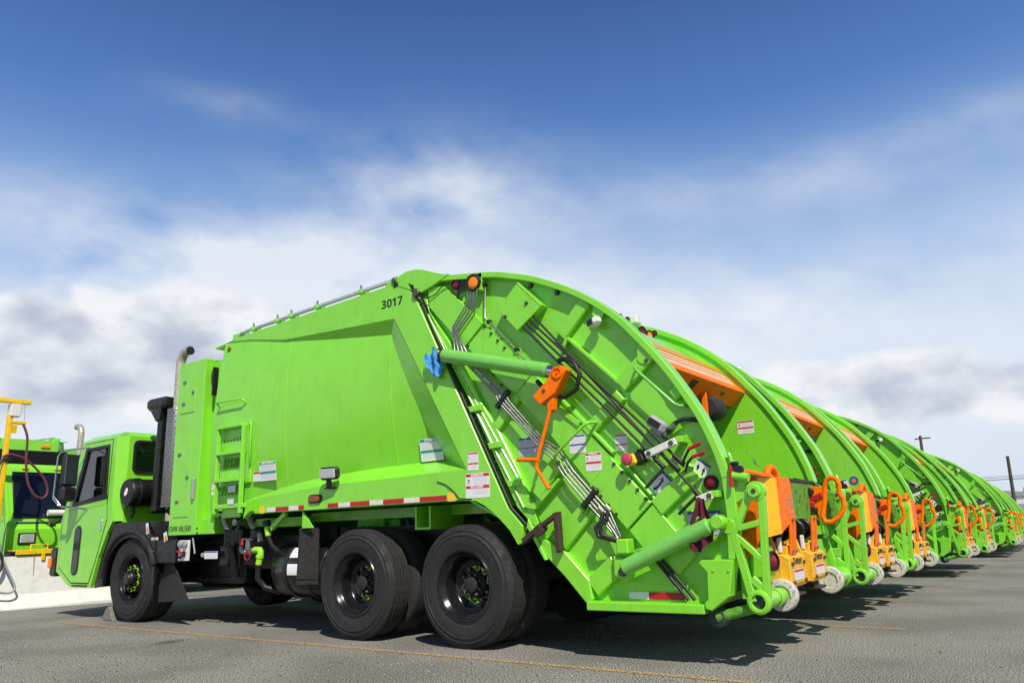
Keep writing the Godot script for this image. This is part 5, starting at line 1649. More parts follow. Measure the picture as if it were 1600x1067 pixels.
func add_lift(t: Node3D) -> void:
	# link plates with triangular cut-outs, one at either side
	for s in 2:
		var z0 := -0.045 if s == 0 else -2.47
		var m := MB.new()
		var T := V(2.635, 1.185)
		var L := V(2.445, 0.90)
		var B := V(2.575, 0.45)
		var K := V(2.585, 0.47)
		m.bar(T + V(-0.03, 0.02), L, 0.048, z0, z0 + 0.044, 0.004)
		m.bar(T + V(0.035, -0.02), V(2.655, 0.9), 0.050, z0, z0 + 0.0425, 0.004)
		m.bar(V(2.655, 0.92), V(2.63, 0.46), 0.046, z0, z0 + 0.0412, 0.004)
		m.bar(L + V(-0.005, 0.03), V(2.535, 0.45), 0.05, z0, z0 + 0.0434, 0.004)
		m.bar(L + V(0.0, 0.03), V(2.65, 0.975), 0.042, z0, z0 + 0.0400, 0.004)
		m.bar(L + V(0.0, 0.0), V(2.65, 0.70), 0.040, z0, z0 + 0.0390, 0.004)
		m.bar(V(2.54, 0.60), V(2.62, 0.53), 0.05, z0, z0 + 0.0382, 0.004)
		m.cyl(Vector3(T.x, T.y, z0 - 0.002), Vector3(T.x, T.y, z0 + 0.048), 0.068, 24, 0.004)
		m.cyl(Vector3(T.x, T.y, z0 + 0.04), Vector3(T.x, T.y, z0 + 0.085), 0.045, 20, 0.006)
		m.cyl(Vector3(L.x - 0.03, L.y + 0.055, z0), Vector3(L.x - 0.03, L.y + 0.055, z0 + 0.046), 0.055, 20, 0.004)
		m.lathe(Vector3(B.x, B.y, z0 - 0.004), Vector3.BACK, [V(0.052, 0), V(0.078, 0), V(0.082, 0.006), V(0.082, 0.048), V(0.078, 0.054), V(0.070, 0.056), V(0.066, 0.062), V(0.050, 0.062), V(0.048, 0.058), V(0.048, -0.02)], 28)
		var lk := part(t, "lift_link", m, M.green)
		var h := MB.new()
		h.cyl(Vector3(B.x, B.y, z0 - 0.01), Vector3(B.x, B.y, z0 + 0.02), 0.049, 20)
		h.cyl(Vector3(T.x, T.y, z0 + 0.085), Vector3(T.x, T.y, z0 + 0.09), 0.018, 6)
		part(lk, "pivot_bore", h, M.inside)
	var ax := MB.new()
	ax.cyl(Vector3(2.595, 0.455, -0.045), Vector3(2.595, 0.455, -0.44), 0.056, 18)
	ax.lathe(Vector3(2.595, 0.455, -0.30), Vector3.BACK, [V(0.062, -0.03), V(0.066, 0.0), V(0.066, 0.03), V(0.06, 0.034)], 18)
	part(t, "lift_axle", ax, M.green)
	ax = MB.new()
	ax.cyl(Vector3(2.595, 0.455, -2.03), Vector3(2.595, 0.455, -2.43), 0.056, 18)
	part(t, "lift_axle", ax, M.green)
	var tq := MB.new()
	tq.tube([Vector3(2.54, 0.41, -0.10), Vector3(2.25, 0.335, -0.06)], 0.036, 16)
	part(t, "torsion_tube", tq, M.dirty)
	var ax2 := MB.new()
	ax2.lathe(Vector3(2.255, 0.337, -0.07), Vector3(-0.3, -0.1, 1).normalized(), [V(0.03, -0.05), V(0.068, -0.05), V(0.068, 0.02), V(0.05, 0.025), V(0.034, 0.01), V(0, 0.005)], 20)
	part(t, "axle_end", ax2, M.inside)
	for z in [-0.44, -1.86]:
		var r := MB.new()
		r.lathe(Vector3(2.595, 0.455, z), Vector3.BACK, [V(0, -0.09), V(0.06, -0.09), V(0.10, -0.085), V(0.112, -0.07), V(0.113, -0.01), V(0.105, 0.0), V(0.07, 0.004), V(0.066, -0.006), V(0, -0.006)], 40)
		part(t, "roller", r, M.wheelwhite)
	# orange guard with its chamfered edge and outer plate
	var g := MB.new()
	g.prism([V(2.43, 1.335), V(2.60, 1.285), V(2.61, 0.90), V(2.545, 0.80), V(2.39, 0.655), V(2.40, 1.0)], -0.19, -0.155, 0.004)
	var og := part(t, "orange_guard", g, M.orange)
	var gt := MB.new()
	gt.prism([V(2.46, 1.365), V(2.66, 1.305), V(2.66, 1.288), V(2.46, 1.34)], -0.40, -0.10, 0.003)
	part(og, "top_strip", gt, M.orange)
	var g2 := MB.new()
	g2.t = Transform3D(Basis(Vector3(0.266, 0, -0.964).normalized(), Vector3.UP, Vector3(0.964, 0, 0.266).normalized()), Vector3(2.612, 0, -0.16))
	g2.prism([V(0.0, 1.29), V(0.235, 1.286), V(0.235, 0.885), V(0.0, 0.86)], -0.03, 0.0, 0.003)
	part(og, "amber_edge", g2, M.amberpaint)
	var g3 := MB.new()
	g3.t = Transform3D(Basis(Vector3(0, 0, -1), Vector3.UP, Vector3.RIGHT), Vector3(2.66, 0, 0))
	g3.prism([V(0.388, 1.288), V(0.72, 1.295), V(0.755, 1.265), V(0.785, 0.98), V(0.66, 0.96), V(0.388, 0.885)], -0.04, 0.012, 0.004)
	part(og, "outer_plate", g3, M.orange)
	var g4 := MB.new()
	var lp := []
	for i in 13:
		var a := PI * i / 12.0
		lp.append(Vector3(2.62, 1.28 + sin(a) * 0.085, -0.47 - cos(a) * -0.12))
	g4.tube(lp, 0.026, 10)
	part(og, "lifting_loop", g4, M.orange)
	var sc := MB.new()
	rng.seed = 5
	for i in 22:
		var p := Vector3(2.6735, rng.randf_range(1.0, 1.18), rng.randf_range(-0.76, -0.58))
		sc.box(p, Vector3(0.001, rng.randf_range(0.003, 0.008), rng.randf_range(0.01, 0.07)))
	part(og, "scratches", sc, M.grey)
	# loop plate at the far side
	var lo := [V(2.385, 1.20), V(2.40, 1.255), V(2.45, 1.275), V(2.52, 1.262), V(2.575, 1.27), V(2.585, 1.315), V(2.625, 1.345), V(2.675, 1.34), V(2.71, 1.30), V(2.71, 1.24), V(2.70, 1.19), V(2.735, 1.14), V(2.73, 1.06), V(2.68, 0.98), V(2.60, 0.92), V(2.53, 0.925), V(2.495, 0.97), V(2.485, 1.04), V(2.43, 1.12)]
	var pl := MB.new()
	pl.prism([V(2.385, 1.20), V(2.40, 1.255), V(2.45, 1.275), V(2.52, 1.262), V(2.58, 1.268), V(2.572, 1.12), V(2.55, 1.0), V(2.53, 0.955), V(2.495, 0.97), V(2.485, 1.04), V(2.43, 1.12)], -2.245, -2.215, 0.004)
	var lr := [V(2.575, 1.26), V(2.60, 1.325), V(2.64, 1.345), V(2.685, 1.325), V(2.705, 1.275), V(2.695, 1.20), V(2.725, 1.14), V(2.72, 1.06), V(2.675, 0.99), V(2.60, 0.94), V(2.54, 0.945), V(2.52, 1.0), V(2.555, 1.12), V(2.575, 1.26)]
	var l3 := []
	for p in lr: l3.append(Vector3(p.x, p.y, -2.23))
	pl.tube(l3, 0.024, 8)
	var hk := part(t, "cart_hook", pl, M.orange, "orange loop-shaped hook plate with red latch")
	var la := MB.new()
	la.bar(V(2.39, 1.13), V(2.55, 1.19), 0.045, -2.215, -2.19, 0.006)
	la.bar(V(2.39, 1.13), V(2.46, 1.09), 0.07, -2.216, -2.185, 0.01)
	part(hk, "red_latch", la, M.red)
	for q in [[2.445, 1.225, 0.036], [2.47, 1.06, 0.026]]:
		var kn := MB.new()
		kn.cyl(Vector3(q[0], q[1], -2.22), Vector3(q[0], q[1], -2.16), q[2], 16, 0.008)
		part(hk, "black_knob", kn, M.hose)
	# yellow tippers
	for k in 2:
		var z1 := -0.47 - 0.62 * k
		var z0 := z1 - 0.44
		var y := MB.new()
		y.prism([V(2.44, 0.50), V(2.655, 0.50), V(2.67, 0.53), V(2.67, 0.705), V(2.62, 0.735), V(2.55, 0.735), V(2.44, 0.70)], z0, z1 - 0.02, 0.006)
		y.prism([V(2.42, 0.50), V(2.62, 0.50), V(2.60, 0.73), V(2.56, 0.86), V(2.575, 0.97), V(2.55, 1.02), V(2.51, 1.02), V(2.48, 0.93), V(2.40, 0.83)], z1 - 0.018, z1, 0.004)
		y.prism([V(2.42, 0.50), V(2.62, 0.50), V(2.60, 0.73), V(2.55, 0.80), V(2.40, 0.78)], z0 - 0.02, z0 - 0.001, 0.004)
		y.box(Vector3(2.60, 0.76, z1 - 0.22), Vector3(0.05, 0.06, 0.12), 0.008)
		var tp := part(t, "tipper", y, M.yellow, "yellow tipper with a printed warning label")
		var fb := Basis(Vector3(0, 0, -1), Vector3.UP, Vector3.RIGHT)
		decal(tp, "warning_label", Vector3(2.671, 0.585, (z0 + z1) / 2 - 0.01), 0.25, 0.075, 0.0, M.p_label, fb)
		letters(tp, "maker_lettering", "Toter", Vector3(2.672, 0.64, z1 - 0.11), 0.05, M.ink, 0.0, fb, 1.3)
		for q in [[0.535, -0.07], [0.535, -0.38], [0.665, -0.07], [0.665, -0.38]]:
			var b := MB.new()
			b.cyl(Vector3(2.665, q[0], z1 + q[1]), Vector3(2.685, q[0], z1 + q[1]), 0.014, 6)
			part(tp, "bolt", b, M.bolt)
		var bk := MB.new()
		for e in [z1 - 0.10, z1 - 0.34]:
			bk.cyl(Vector3(2.53, 0.90, e), Vector3(2.53, 0.90, e - 0.05), 0.085, 20, 0.01)
		bk.box(Vector3(2.50, 0.80, z1 - 0.22), Vector3(0.10, 0.20, 0.30), 0.02)
		part(tp, "black_rotor", bk, M.black)
		var rd := MB.new()
		rd.box(Vector3(2.60, 0.80, z1 - 0.06), Vector3(0.03, 0.11, 0.03), 0.006)
		part(tp, "pale_rod", rd, M.white)
		var os := MB.new()
		os.t = Transform3D(Basis(Vector3.BACK, -0.10), Vector3(2.655, 0.865, z1 - 0.235))
		os.box(Vector3.ZERO, Vector3(0.02, 0.28, 0.14), 0.005)
		part(tp, "orange_strap", os, M.orange)
		var ob := MB.new()
		for q in [[0.115, 0.045], [-0.115, 0.045], [0.115, -0.045], [-0.115, -0.045]]:
			ob.cyl(Vector3(2.66 + q[0] * 0.1, 0.865 + q[0], z1 - 0.235 + q[1]), Vector3(2.68 + q[0] * 0.1, 0.865 + q[0], z1 - 0.235 + q[1]), 0.012, 6)
		part(tp, "strap_bolts", ob, M.steel)
		var ct := MB.new()
		ct.box(Vector3(2.58, 0.475, z1 - 0.22), Vector3(0.10, 0.05, 0.16), 0.01)
		ct.box(Vector3(2.62, 0.445, z1 - 0.22), Vector3(0.12, 0.02, 0.22), 0.006)
		part(tp, "catch_foot", ct, M.rust)
	# tail lamp beside the guard
	round_light(t, "tail_lamp", Vector3(2.60, 0.70, -0.30), Vector3(0.95, 0.05, 0.25).normalized(), 0.07, M.redlens)
	var lb := MB.new()
	lb.box(Vector3(2.53, 0.70, -0.30), Vector3(0.12, 0.22, 0.20), 0.01)
	part(t, "lamp_box", lb, M.green)

# ------------------------------------------------------------------ the place
func ground_y(z: float) -> float:
	return 0.0 if z > -0.3 else (0.02 * (z + 0.3) if z > -60.0 else -1.194)

func make_truck() -> Node3D:
	var t := thing("garbage_truck", "nearest green garbage truck, seen side on, numbered 3017 with GVW 49,500 lettering", "garbage truck", Vector3.ZERO, "green garbage trucks parked in a row")
	add_body(t)
	add_tailgate(t)
	add_lift(t)
	add_cab(t)
	add_behind_cab(t)
	add_chassis(t)
	return t

func repaint(o: Node, k: int) -> void:   # trucks of one fleet have faded a little differently
	if k == 0: return
	if not M.has("green%d" % k):
		var g: StandardMaterial3D = M.green.duplicate()
		g.albedo_color = [Color(), srgb(126, 208, 58), srgb(136, 214, 70)][k]
		g.uv1_offset = Vector3(3.1 * k, 1.7 * k, 0.4)
		M["green%d" % k] = g
	for c in o.get_children():
		if c is MeshInstance3D and c.material_override == M.green:
			c.material_override = M["green%d" % k]
		repaint(c, k)

func line(called: String, x0: float, x1: float, z: float, w: float, label := "") -> void:
	var m := MB.new()
	var k := 16
	for i in k:
		var a := lerpf(x0, x1, float(i) / k)
		var b := lerpf(x0, x1, float(i + 1) / k)
		m.quad(Vector3(a, ground_y(z - w) + 0.004, z - w), Vector3(b, ground_y(z - w) + 0.004, z - w), Vector3(b, ground_y(z) + 0.004, z), Vector3(a, ground_y(z) + 0.004, z), Vector3.UP)
	struct(called, m, M.line)

func _ready() -> void:
	rng.seed = 20
	make_world()
	make_materials()
	# the lot: one sheet, level at the near side and falling gently away along the row
	var g := MB.new()
	var zs := [600.0, 60.0, 20.0, 5.0, -0.3, -10.0, -25.0, -60.0, -150.0, -700.0]
	var xs := [-700.0, -60.0, -20.0, 0.0, 20.0, 60.0, 700.0]
	for i in zs.size() - 1:
		for j in xs.size() - 1:
			g.quad(Vector3(xs[j], ground_y(zs[i]), zs[i]), Vector3(xs[j + 1], ground_y(zs[i]), zs[i]), Vector3(xs[j + 1], ground_y(zs[i + 1]), zs[i + 1]), Vector3(xs[j], ground_y(zs[i + 1]), zs[i + 1]))
	struct("ground", g, M.asphalt)
	line("parking_line", -6.6, 3.05, 0.345, 0.070)
	for z in [-2.75, -5.9, -9.0, -13.1, -17.3, -20.5, -24.0]:
		line("parking_line", -9.0, 3.0, z, 0.08)
	# oil drips, tar seams and loose grit
	rng.seed = 41
	for q in [[-3.2, 0.75, 0.16]]:
		var os := MB.new()
		os.t = Transform3D(Basis(Vector3.UP, rng.randf() * TAU), Vector3(q[0], ground_y(q[1]) + 0.0025, q[1]))
		os.quad(Vector3(-q[2] * 1.6, 0, q[2]), Vector3(q[2] * 1.6, 0, q[2]), Vector3(q[2] * 1.6, 0, -q[2]), Vector3(-q[2] * 1.6, 0, -q[2]), Vector3.UP)
		struct("oil_stain", os, M.oil)
	for q in [[6.2, -0.9, 13.0, -7.0]]:
		var cr := MB.new()
		var pa := Vector2(q[0], q[1])
		var prev := pa
		for i in range(1, 40):
			var nx := Vector2(q[0], q[1]).lerp(Vector2(q[2], q[3]), i / 39.0) + Vector2(rng.randf_range(-0.05, 0.05), rng.randf_range(-0.07, 0.07))
			var sd := (nx - prev).normalized().orthogonal() * 0.006
			cr.quad(Vector3(prev.x + sd.x, ground_y(prev.y) + 0.002, prev.y + sd.y), Vector3(nx.x + sd.x, ground_y(nx.y) + 0.002, nx.y + sd.y), Vector3(nx.x - sd.x, ground_y(nx.y) + 0.002, nx.y - sd.y), Vector3(prev.x - sd.x, ground_y(prev.y) + 0.002, prev.y - sd.y), Vector3.UP)
			prev = nx
		struct("ground_crack", cr, M.tar)
	var pebble := MB.new()
	pebble.box(Vector3(0, 0.003, 0), Vector3(0.014, 0.008, 0.011), 0.003)
	var mm := MultiMesh.new()
	mm.transform_format = MultiMesh.TRANSFORM_3D
	mm.use_colors = true
	mm.mesh = pebble.mesh()
	mm.instance_count = 9000
	for i in 9000:
		var px := rng.randf_range(-8.0, 9.0)
		var pz := rng.randf_range(-9.0, 4.2)
		if i < 5000: pz = rng.randf_range(0.3, 3.6); px = rng.randf_range(-5.0, 5.0)
		mm.set_instance_transform(i, Transform3D(Basis(Vector3.UP, rng.randf() * TAU) * Basis.from_scale(Vector3.ONE * rng.randf_range(0.35, 1.1)), Vector3(px, ground_y(pz), pz)))
		var tone := rng.randf_range(0.07, 0.36)
		mm.set_instance_color(i, Color(tone * 1.03, tone, tone * 0.95))
	var grit := MultiMeshInstance3D.new()
	grit.multimesh = mm
	var gm := mat(Color.WHITE, 0.95)
	gm.vertex_color_use_as_albedo = true
	grit.material_override = gm
	grit.set_meta("kind", "stuff")
	grit.set_meta("label", "loose grit lying on the asphalt")
	name_in(self, grit, "grit")
	var bl := MB.new()
	for i in 30:
		var z0 := -3.4 - 1.0 * i
		bl.quad(Vector3(2.98, ground_y(z0) + 0.005, z0), Vector3(3.06, ground_y(z0) + 0.005, z0), Vector3(3.06, ground_y(z0 - 1) + 0.005, z0 - 1), Vector3(2.98, ground_y(z0 - 1) + 0.005, z0 - 1), Vector3.UP)
	# trucks
	var first := make_truck()
	var extra := [
		[-3.10, 0.02, "second green garbage truck in the row, round blue decal inside its tailgate"],
		[-6.12, 0.00, "third green garbage truck in the row, the last before the first gap"],
		[-11.17, 0.17, "fourth green garbage truck in the row, ribbed tailgate side showing behind the first gap"],
		[-14.4, 0.27, "fifth green garbage truck in the row, close behind the first one after the gap"],
		[-22.2, 0.46, "sixth green garbage truck in the row, tailgate side showing behind the second gap"],
		[-25.4, 0.42, "seventh green garbage truck in the row, next after the second gap"],
		[-28.6, 0.50, "eighth green garbage truck in the row, fourth from the far end"],
		[-31.8, 0.46, "ninth green garbage truck in the row, third from the far end"],
		[-35.0, 0.42, "tenth green garbage truck in the row, last but one"],
		[-38.2, 0.48, "farthest green garbage truck at the end of the long row"],
	]
	var trucks := [first]
	for e in extra:
		var c: Node3D = first.duplicate()
		name_in(self, c, "garbage_truck")
		c.position = Vector3(e[1], ground_y(e[0]), e[0])
		c.rotation.x = -0.02
		c.set_meta("label", e[2])
		var nb := c.get_node("fleet_number")
		c.remove_child(nb)
		nb.free()
		trucks.append(c)
		repaint(c, trucks.size() % 3)
	# two more face the row from behind the barrier
	for k in 2:
		var c: Node3D = first.duplicate()
		name_in(self, c, "garbage_truck")
		c.rotation.y = PI
		c.position = Vector3(-18.0, -0.05 - 0.06 * k, -2.9 - 3.2 * k)
		c.set_meta("label", ["green garbage truck facing the row from behind the white concrete barrier, at the left edge", "green garbage truck behind the barrier, glimpsed through the nearest truck's cab window"][k])
		c.set_meta("group", "garbage trucks behind the barrier")
		var cb := c.get_node("side_cabinet")
		c.remove_child(cb)
		cb.free()
		if k == 0:
			var wr := MB.new()
			wr.cyl(Vector3(-7.50, 1.60, -1.12), Vector3(-7.47, 1.60, -1.80), 0.055, 16)
			part(c, "white_roll", wr, M.white)
		var nb := c.get_node("fleet_number")
		c.remove_child(nb)
		nb.free()
		trucks.append(c)
	# what only one truck carries
	decal(first.get_node("tailgate_far_side"), "danger_sticker", Vector3(1.835, 1.915, -2.41), 0.17, 0.135, 0.0, M.p_danger, Basis(), "red and white danger sticker with a torn corner")
	var scr := MB.new()
	for i in 9:
		var px := rng.randf_range(0.0, 0.35)
		scr.t = Transform3D(Basis(Vector3.BACK, -0.9 + rng.randf_range(-0.1, 0.1)), Vector3(1.78 + px * 0.6, 1.70 - px * 0.8 + rng.randf_range(-0.03, 0.03), -2.409))
		scr.box(Vector3.ZERO, Vector3(rng.randf_range(0.02, 0.07), rng.randf_range(0.003, 0.008), 0.0012))
	part(first.get_node("tailgate_far_side"), "scrapes", scr, M.grey)
	var f2: Node3D = trucks[1].get_node("tailgate_far_side")
	decal(f2, "white_decal", Vector3(2.02, 1.50, -2.41), 0.13, 0.10, 0.25, M.p_white)
	var rb := MB.new()
	rb.lathe(Vector3(2.16, 1.535, -2.41), Vector3.BACK, [V(0.058, 0), V(0.058, 0.003), V(0, 0.003)], 24)
	part(f2, "round_blue_decal", rb, mat(srgb(50, 80, 170), 0.4))
	var rb2 := MB.new()
	rb2.lathe(Vector3(2.16, 1.535, -2.407), Vector3.BACK, [V(0.028, 0), V(0.028, 0.002), V(0, 0.002)], 16)
	part(f2, "round_decal_centre", rb2, M.orange)
	# rags
	var bm := MB.new()
	rng.seed = 9
	var gr := []
	for j in 9:
		var row := []
		for i in 7:
			var u := i / 6.0
			var w := j / 8.0
			var wid := 0.13 + 0.05 * sin(w * 3.0) - 0.04 * w
			row.append(Vector3(-0.31 + 0.10 * w + (u - 0.5) * wid + rng.randf_range(-0.012, 0.012), 2.66 - 0.25 * w - 0.03 * sin(u * 5.0), 0.05 + 0.03 * sin(u * 9.0 + w * 4.0) + rng.randf_range(-0.012, 0.012)))
		gr.append(row)
	bm.patch(gr)
	tag(part(self, "blue_rag", bm, M.blue), "crumpled light blue rag hanging at the end of the upper ram on the nearest truck", "rag")
	var rm := MB.new()
	gr = []
	for j in 12:
		var row := []
		for i in 13:
			var u := i / 12.0
			var w := j / 11.0
			var wid := 0.07 + 0.12 * smoothstep(0.0, 0.7, w)
			var bottom := 0.33 + 0.04 * sin(u * 5.0) * w
			row.append(Vector3(2.255 + (u - 0.5) * wid - 0.015 * w, 1.15 - w * bottom, 0.065 + 0.022 * sin(u * 14.0) * (0.4 + w)))
		gr.append(row)
	rm.patch(gr)
	tag(part(self, "maroon_rag", rm, M.maroon), "dark maroon cloth hung over the lower rod guide of the nearest truck", "rag")
	# chock under the front wheel
	var ck := MB.new()
	ck.prism([V(-6.23, 0.0), V(-6.21, 0.09), V(-6.13, 0.17), V(-6.06, 0.18), V(-5.96, 0.0)], -0.36, -0.06, 0.012)
	tag(part(self, "wheel_chock", ck, worn(srgb(128, 126, 120), 0.95, 0.25, 3.0)), "grey wheel chock lying before the front tyre of the nearest truck", "wheel chock")
	# concrete barrier, two lengths
	for k in 2:
		var zc: float = [1.55, -1.55][k]
		var b := MB.new()
		b.t = Transform3D(Basis(Vector3(-1, 0, 0), Vector3.UP, Vector3(0, 0, -1)), Vector3(-9.85, ground_y(zc - 1.5) - 0.02, zc))
		b.prism([V(-0.31, 0.0), V(0.31, 0.0), V(0.31, 0.09), V(0.20, 0.30), V(0.13, 0.90), V(-0.13, 0.90), V(-0.20, 0.30), V(-0.31, 0.09)], -1.54, 1.54, 0.015)
		var bb := part(self, "concrete_barrier", b, M.concrete)
		tag(bb, ["length of white concrete barrier reaching out of the left edge of the frame", "length of white concrete barrier under the yellow steel bracket", "length of white concrete barrier hidden behind the nearest truck's cab"][k], "barrier", "concrete barriers")
		if k == 1:
			for q in [[-0.60, 0.02, 0.36], [-1.05, 0.018, 0.42]]:
				var s := MB.new()
				s.quad(Vector3(-9.715, 0.87, q[0]), Vector3(-9.715, 0.87, q[0] - q[1]), Vector3(-9.715 + q[2] * 0.117, 0.87 - q[2], q[0] - q[1] * 0.7), Vector3(-9.715 + q[2] * 0.117, 0.87 - q[2], q[0] - q[1] * 0.3))
				part(bb, "rust_stain", s, M.stain)
	# yellow bracket that straddles the barrier
	var yb := MB.new()
	yb.box(Vector3(-9.70, 0.885, -0.72), Vector3(0.035, 0.075, 0.80), 0.006)
	yb.box(Vector3(-9.86, 0.918, -0.72), Vector3(0.32, 0.012, 0.80), 0.003)
	yb.box(Vector3(-9.69, 0.81, -0.74), Vector3(0.03, 0.12, 0.055), 0.004)
	yb.tube([Vector3(-9.80, 0.90, -0.58), Vector3(-9.80, 1.005, -0.58), Vector3(-9.80, 1.005, -0.84), Vector3(-9.80, 0.90, -0.84)], 0.012, 8)
	tag(part(self, "yellow_bracket", yb, M.safety), "yellow steel bracket with a small loop handle clamped on the barrier top", "bracket")
	# fuelling post with its arm, box and hoses
	var po := thing("fuelling_post", "yellow steel fuelling post with overhead arm at the left edge", "post", Vector3(-10.0, -0.05, -0.10))
	var pm := MB.new()
	pm.box(Vector3(0, 1.62, 0), Vector3(0.09, 3.24, 0.07), 0.008)
	pm.box(Vector3(0, 0.01, 0), Vector3(0.25, 0.02, 0.25))
	part(po, "post", pm, M.safety)
	var pa := MB.new()
	pa.box(Vector3(0, 3.46, 0.35), Vector3(0.10, 0.07, 1.3), 0.006)
	part(po, "overhead_arm", pa, M.safety)
	var pb := MB.new()
	pb.box(Vector3(0, 3.10, -0.12), Vector3(0.10, 0.05, 0.26), 0.006)
	pb.prism([V(-0.04, 3.05), V(0.04, 3.05), V(0.03, 2.92), V(-0.03, 2.92)], -0.12, 0.03, 0.004)
	part(po, "hose_arm", pb, M.safety)
	var px := MB.new()
	px.box(Vector3(0.0, 3.30, -0.06), Vector3(0.16, 0.22, 0.16), 0.012)
	part(po, "junction_box", px, M.white)
	var pw := MB.new()
	pw.tube([Vector3(0.0, 3.44, -0.21), Vector3(0.0, 3.12, -0.23)], 0.004, 5)
	part(po, "cable", pw, M.grey)
	var pv := MB.new()
	pv.box(Vector3(0.03, 2.46, -0.02), Vector3(0.13, 0.08, 0.09), 0.02)
	part(po, "hose_clamp", pv, M.hose)
	for k in 3:
		var h := MB.new()
		var pts: Array = [
			[[-9.95, 3.02, -0.30], [-9.93, 2.8, -0.38], [-9.93, 2.45, -0.40], [-9.92, 2.05, -0.46], [-9.92, 1.82, -0.60], [-9.92, 1.77, -0.72], [-9.92, 1.84, -0.79], [-9.92, 2.05, -0.75], [-9.93, 2.3, -0.55], [-9.94, 2.46, -0.33], [-9.95, 2.50, -0.15], [-9.95, 2.45, -0.05]],
			[[-9.94, 2.42, -0.05], [-9.92, 2.2, 0.05], [-9.90, 1.8, 0.12], [-9.70, 1.3, 0.10], [-9.62, 1.0, -0.02], [-9.60, 0.75, -0.10], [-9.58, 0.6, -0.06], [-9.56, 0.5, 0.1], [-9.56, 0.4, 0.25]],
			[[-9.60, 1.05, -0.02], [-9.60, 0.8, -0.10], [-9.56, 0.5, -0.24], [-9.53, 0.34, -0.30], [-9.52, 0.27, -0.22], [-9.52, 0.30, -0.05], [-9.53, 0.45, 0.15]],
		][k]
		var cv := Curve3D.new()
		for i in pts.size():
			var a: Array = pts[maxi(i - 1, 0)]
			var b: Array = pts[mini(i + 1, pts.size() - 1)]
			var tg := (Vector3(b[0], b[1], b[2]) - Vector3(a[0], a[1], a[2])) / 6.0
			cv.add_point(Vector3(pts[i][0], pts[i][1], pts[i][2]), -tg, tg)
		var smooth := []
		for i in 41: smooth.append(cv.sample_baked(cv.get_baked_length() * i / 40.0, true))
		h.tube(smooth, [0.020, 0.024, 0.016][k], 8)
		tag(part(self, "fuel_hose", h, [mat(srgb(104, 52, 58), 0.5), mat(srgb(40, 34, 36), 0.5), M.grey][k]), ["reddish fuel hose looping down from the yellow post's hose arm", "dark fuel hose sagging in front of the barrier at the left edge", "thin grey hose looping low before the barrier at the left edge"][k], "hose")
	var nz := MB.new()
	nz.cyl(Vector3(-9.50, 0.0, -0.02), Vector3(-9.48, 0.17, 0.0), 0.06, 16, 0.02)
	tag(part(self, "hose_nozzle", nz, M.hose), "black rubber stub standing before the barrier at the left edge", "rubber foot")
	# far poles, wires, trees and a shed
	for k in 2:
		var p := MB.new()
		var base := Vector3([0.55, -7.25][k], -1.3, -90.0)
		var tip := Vector3([0.78, -7.05][k], [6.3, 9.2][k], -90.0)
		p.tube([base, tip], 0.20, 12, 0.15)
		var o := thing("utility_pole", ["bare wooden utility pole crossed by wires at the far right", "taller wooden utility pole with a crossarm far behind the row"][k], "utility pole", Vector3.ZERO, "utility poles")
		part(o, "shaft", p, M.wood)
		if k == 1:
			var cr := MB.new()
			cr.box(tip + Vector3(0.2, -0.3, 0), Vector3(1.6, 0.14, 0.14))
			part(o, "crossarm", cr, M.wood)
	for k in 3:
		var wv := MB.new()
		var pts := []
		for i in 31:
			var x := lerpf(-60.0, 60.0, i / 30.0)
			pts.append(Vector3(x, [3.92, 4.12, 4.24][k] - x * 0.0, -90.0 + 0.2 * k))
		wv.tube(pts, [0.035, 0.02, 0.014][k], 5)
		tag(part(self, "power_line", wv, M.hose), ["thick lowest wire strung across the utility poles", "middle thin wire strung across the utility poles", "topmost thin wire strung across the utility poles"][k], "wire", "overhead wires")
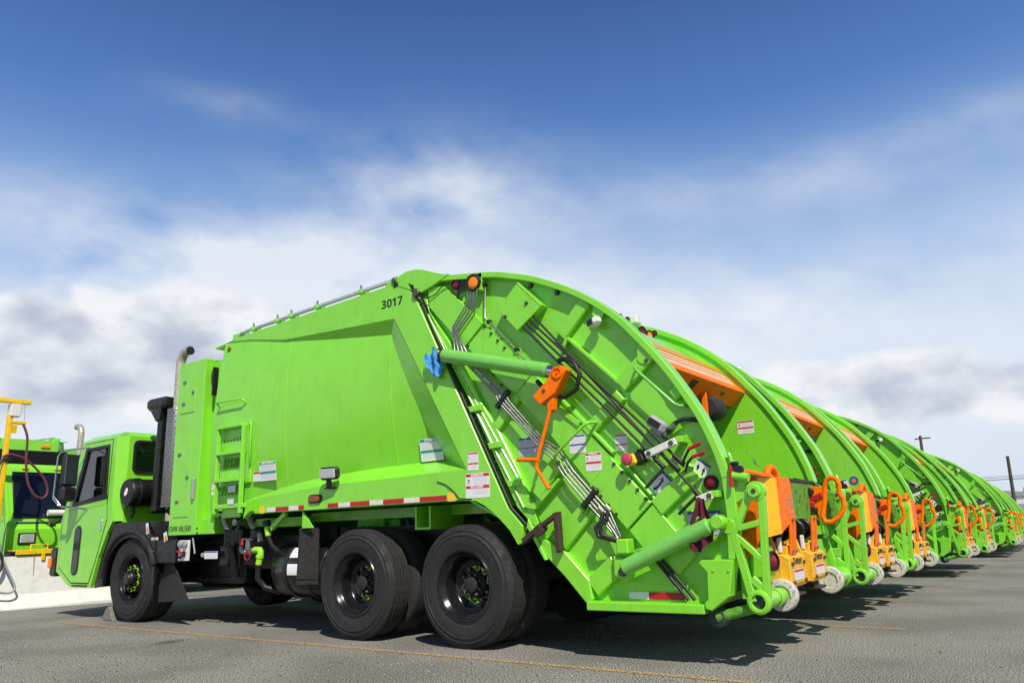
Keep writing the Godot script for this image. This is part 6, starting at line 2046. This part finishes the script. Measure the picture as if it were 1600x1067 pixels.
	var leaf := worn(srgb(44, 58, 40), 0.9, 0.4, 0.3)
	rng.seed = 77
	for k in 5:
		var at := Vector3([0.2, 2.6, 5.2, -3.4, 8.2][k], -1.25, -150.0 - 3 * k)
		var o := thing("conifer", ["first dark conifer beside the far pole", "second dark conifer beyond the far end of the row", "third dark conifer, farthest right beyond the row", "dark conifer half hidden behind the far trucks", "dark conifer just past the right edge"][k], "tree", at, "conifers beyond the lot")
		var hh: float = [5.6, 6.2, 5.2, 5.0, 6.6][k]
		var tr := MB.new()
		tr.tube([Vector3.ZERO, Vector3(0, hh, 0)], 0.16, 8, 0.03)
		part(o, "trunk", tr, M.wood)
		var cw := MB.new()
		for i in 900:
			var y := rng.randf_range(0.12, 1.0)
			var a := rng.randf() * TAU
			var r := (1.02 - y) * hh * 0.30 * sqrt(rng.randf()) * (0.75 + 0.35 * sin(a * 3.0 + y * 21.0))
			var p := Vector3(cos(a) * r, y * hh - r * 0.3, sin(a) * r)
			var d := Vector3(cos(a), -0.35, sin(a)) * rng.randf_range(0.25, 0.5)
			var s := Vector3(-sin(a), rng.randf_range(-0.3, 0.3), cos(a)) * 0.13
			cw.tri(p - s, p + s, p + d, Vector3(cos(a), 0.5, sin(a)), Vector3(cos(a), 0.5, sin(a)), Vector3(cos(a), 0.2, sin(a)))
		part(o, "crown", cw, leaf)
	var sd := thing("shed", "low pale building far beyond the end of the row", "building", Vector3(-2.5, -1.25, -140))
	var sm := MB.new()
	sm.box(Vector3(0, 2.0, 0), Vector3(12, 4.0, 8))
	part(sd, "wall", sm, M.white)
	var sr := MB.new()
	sr.t = Transform3D(Basis.IDENTITY, Vector3.ZERO)
	sr.prism([V(-6.3, 4.0), V(6.3, 4.0), V(6.3, 4.2), V(0, 4.9), V(-6.3, 4.2)], -4.3, 4.3)
	part(sd, "roof", sr, M.grey)
	var sv := MB.new()
	sv.box(Vector3(2, 1.4, 4.02), Vector3(3.0, 2.8, 0.06))
	part(sd, "door", sv, M.grey)
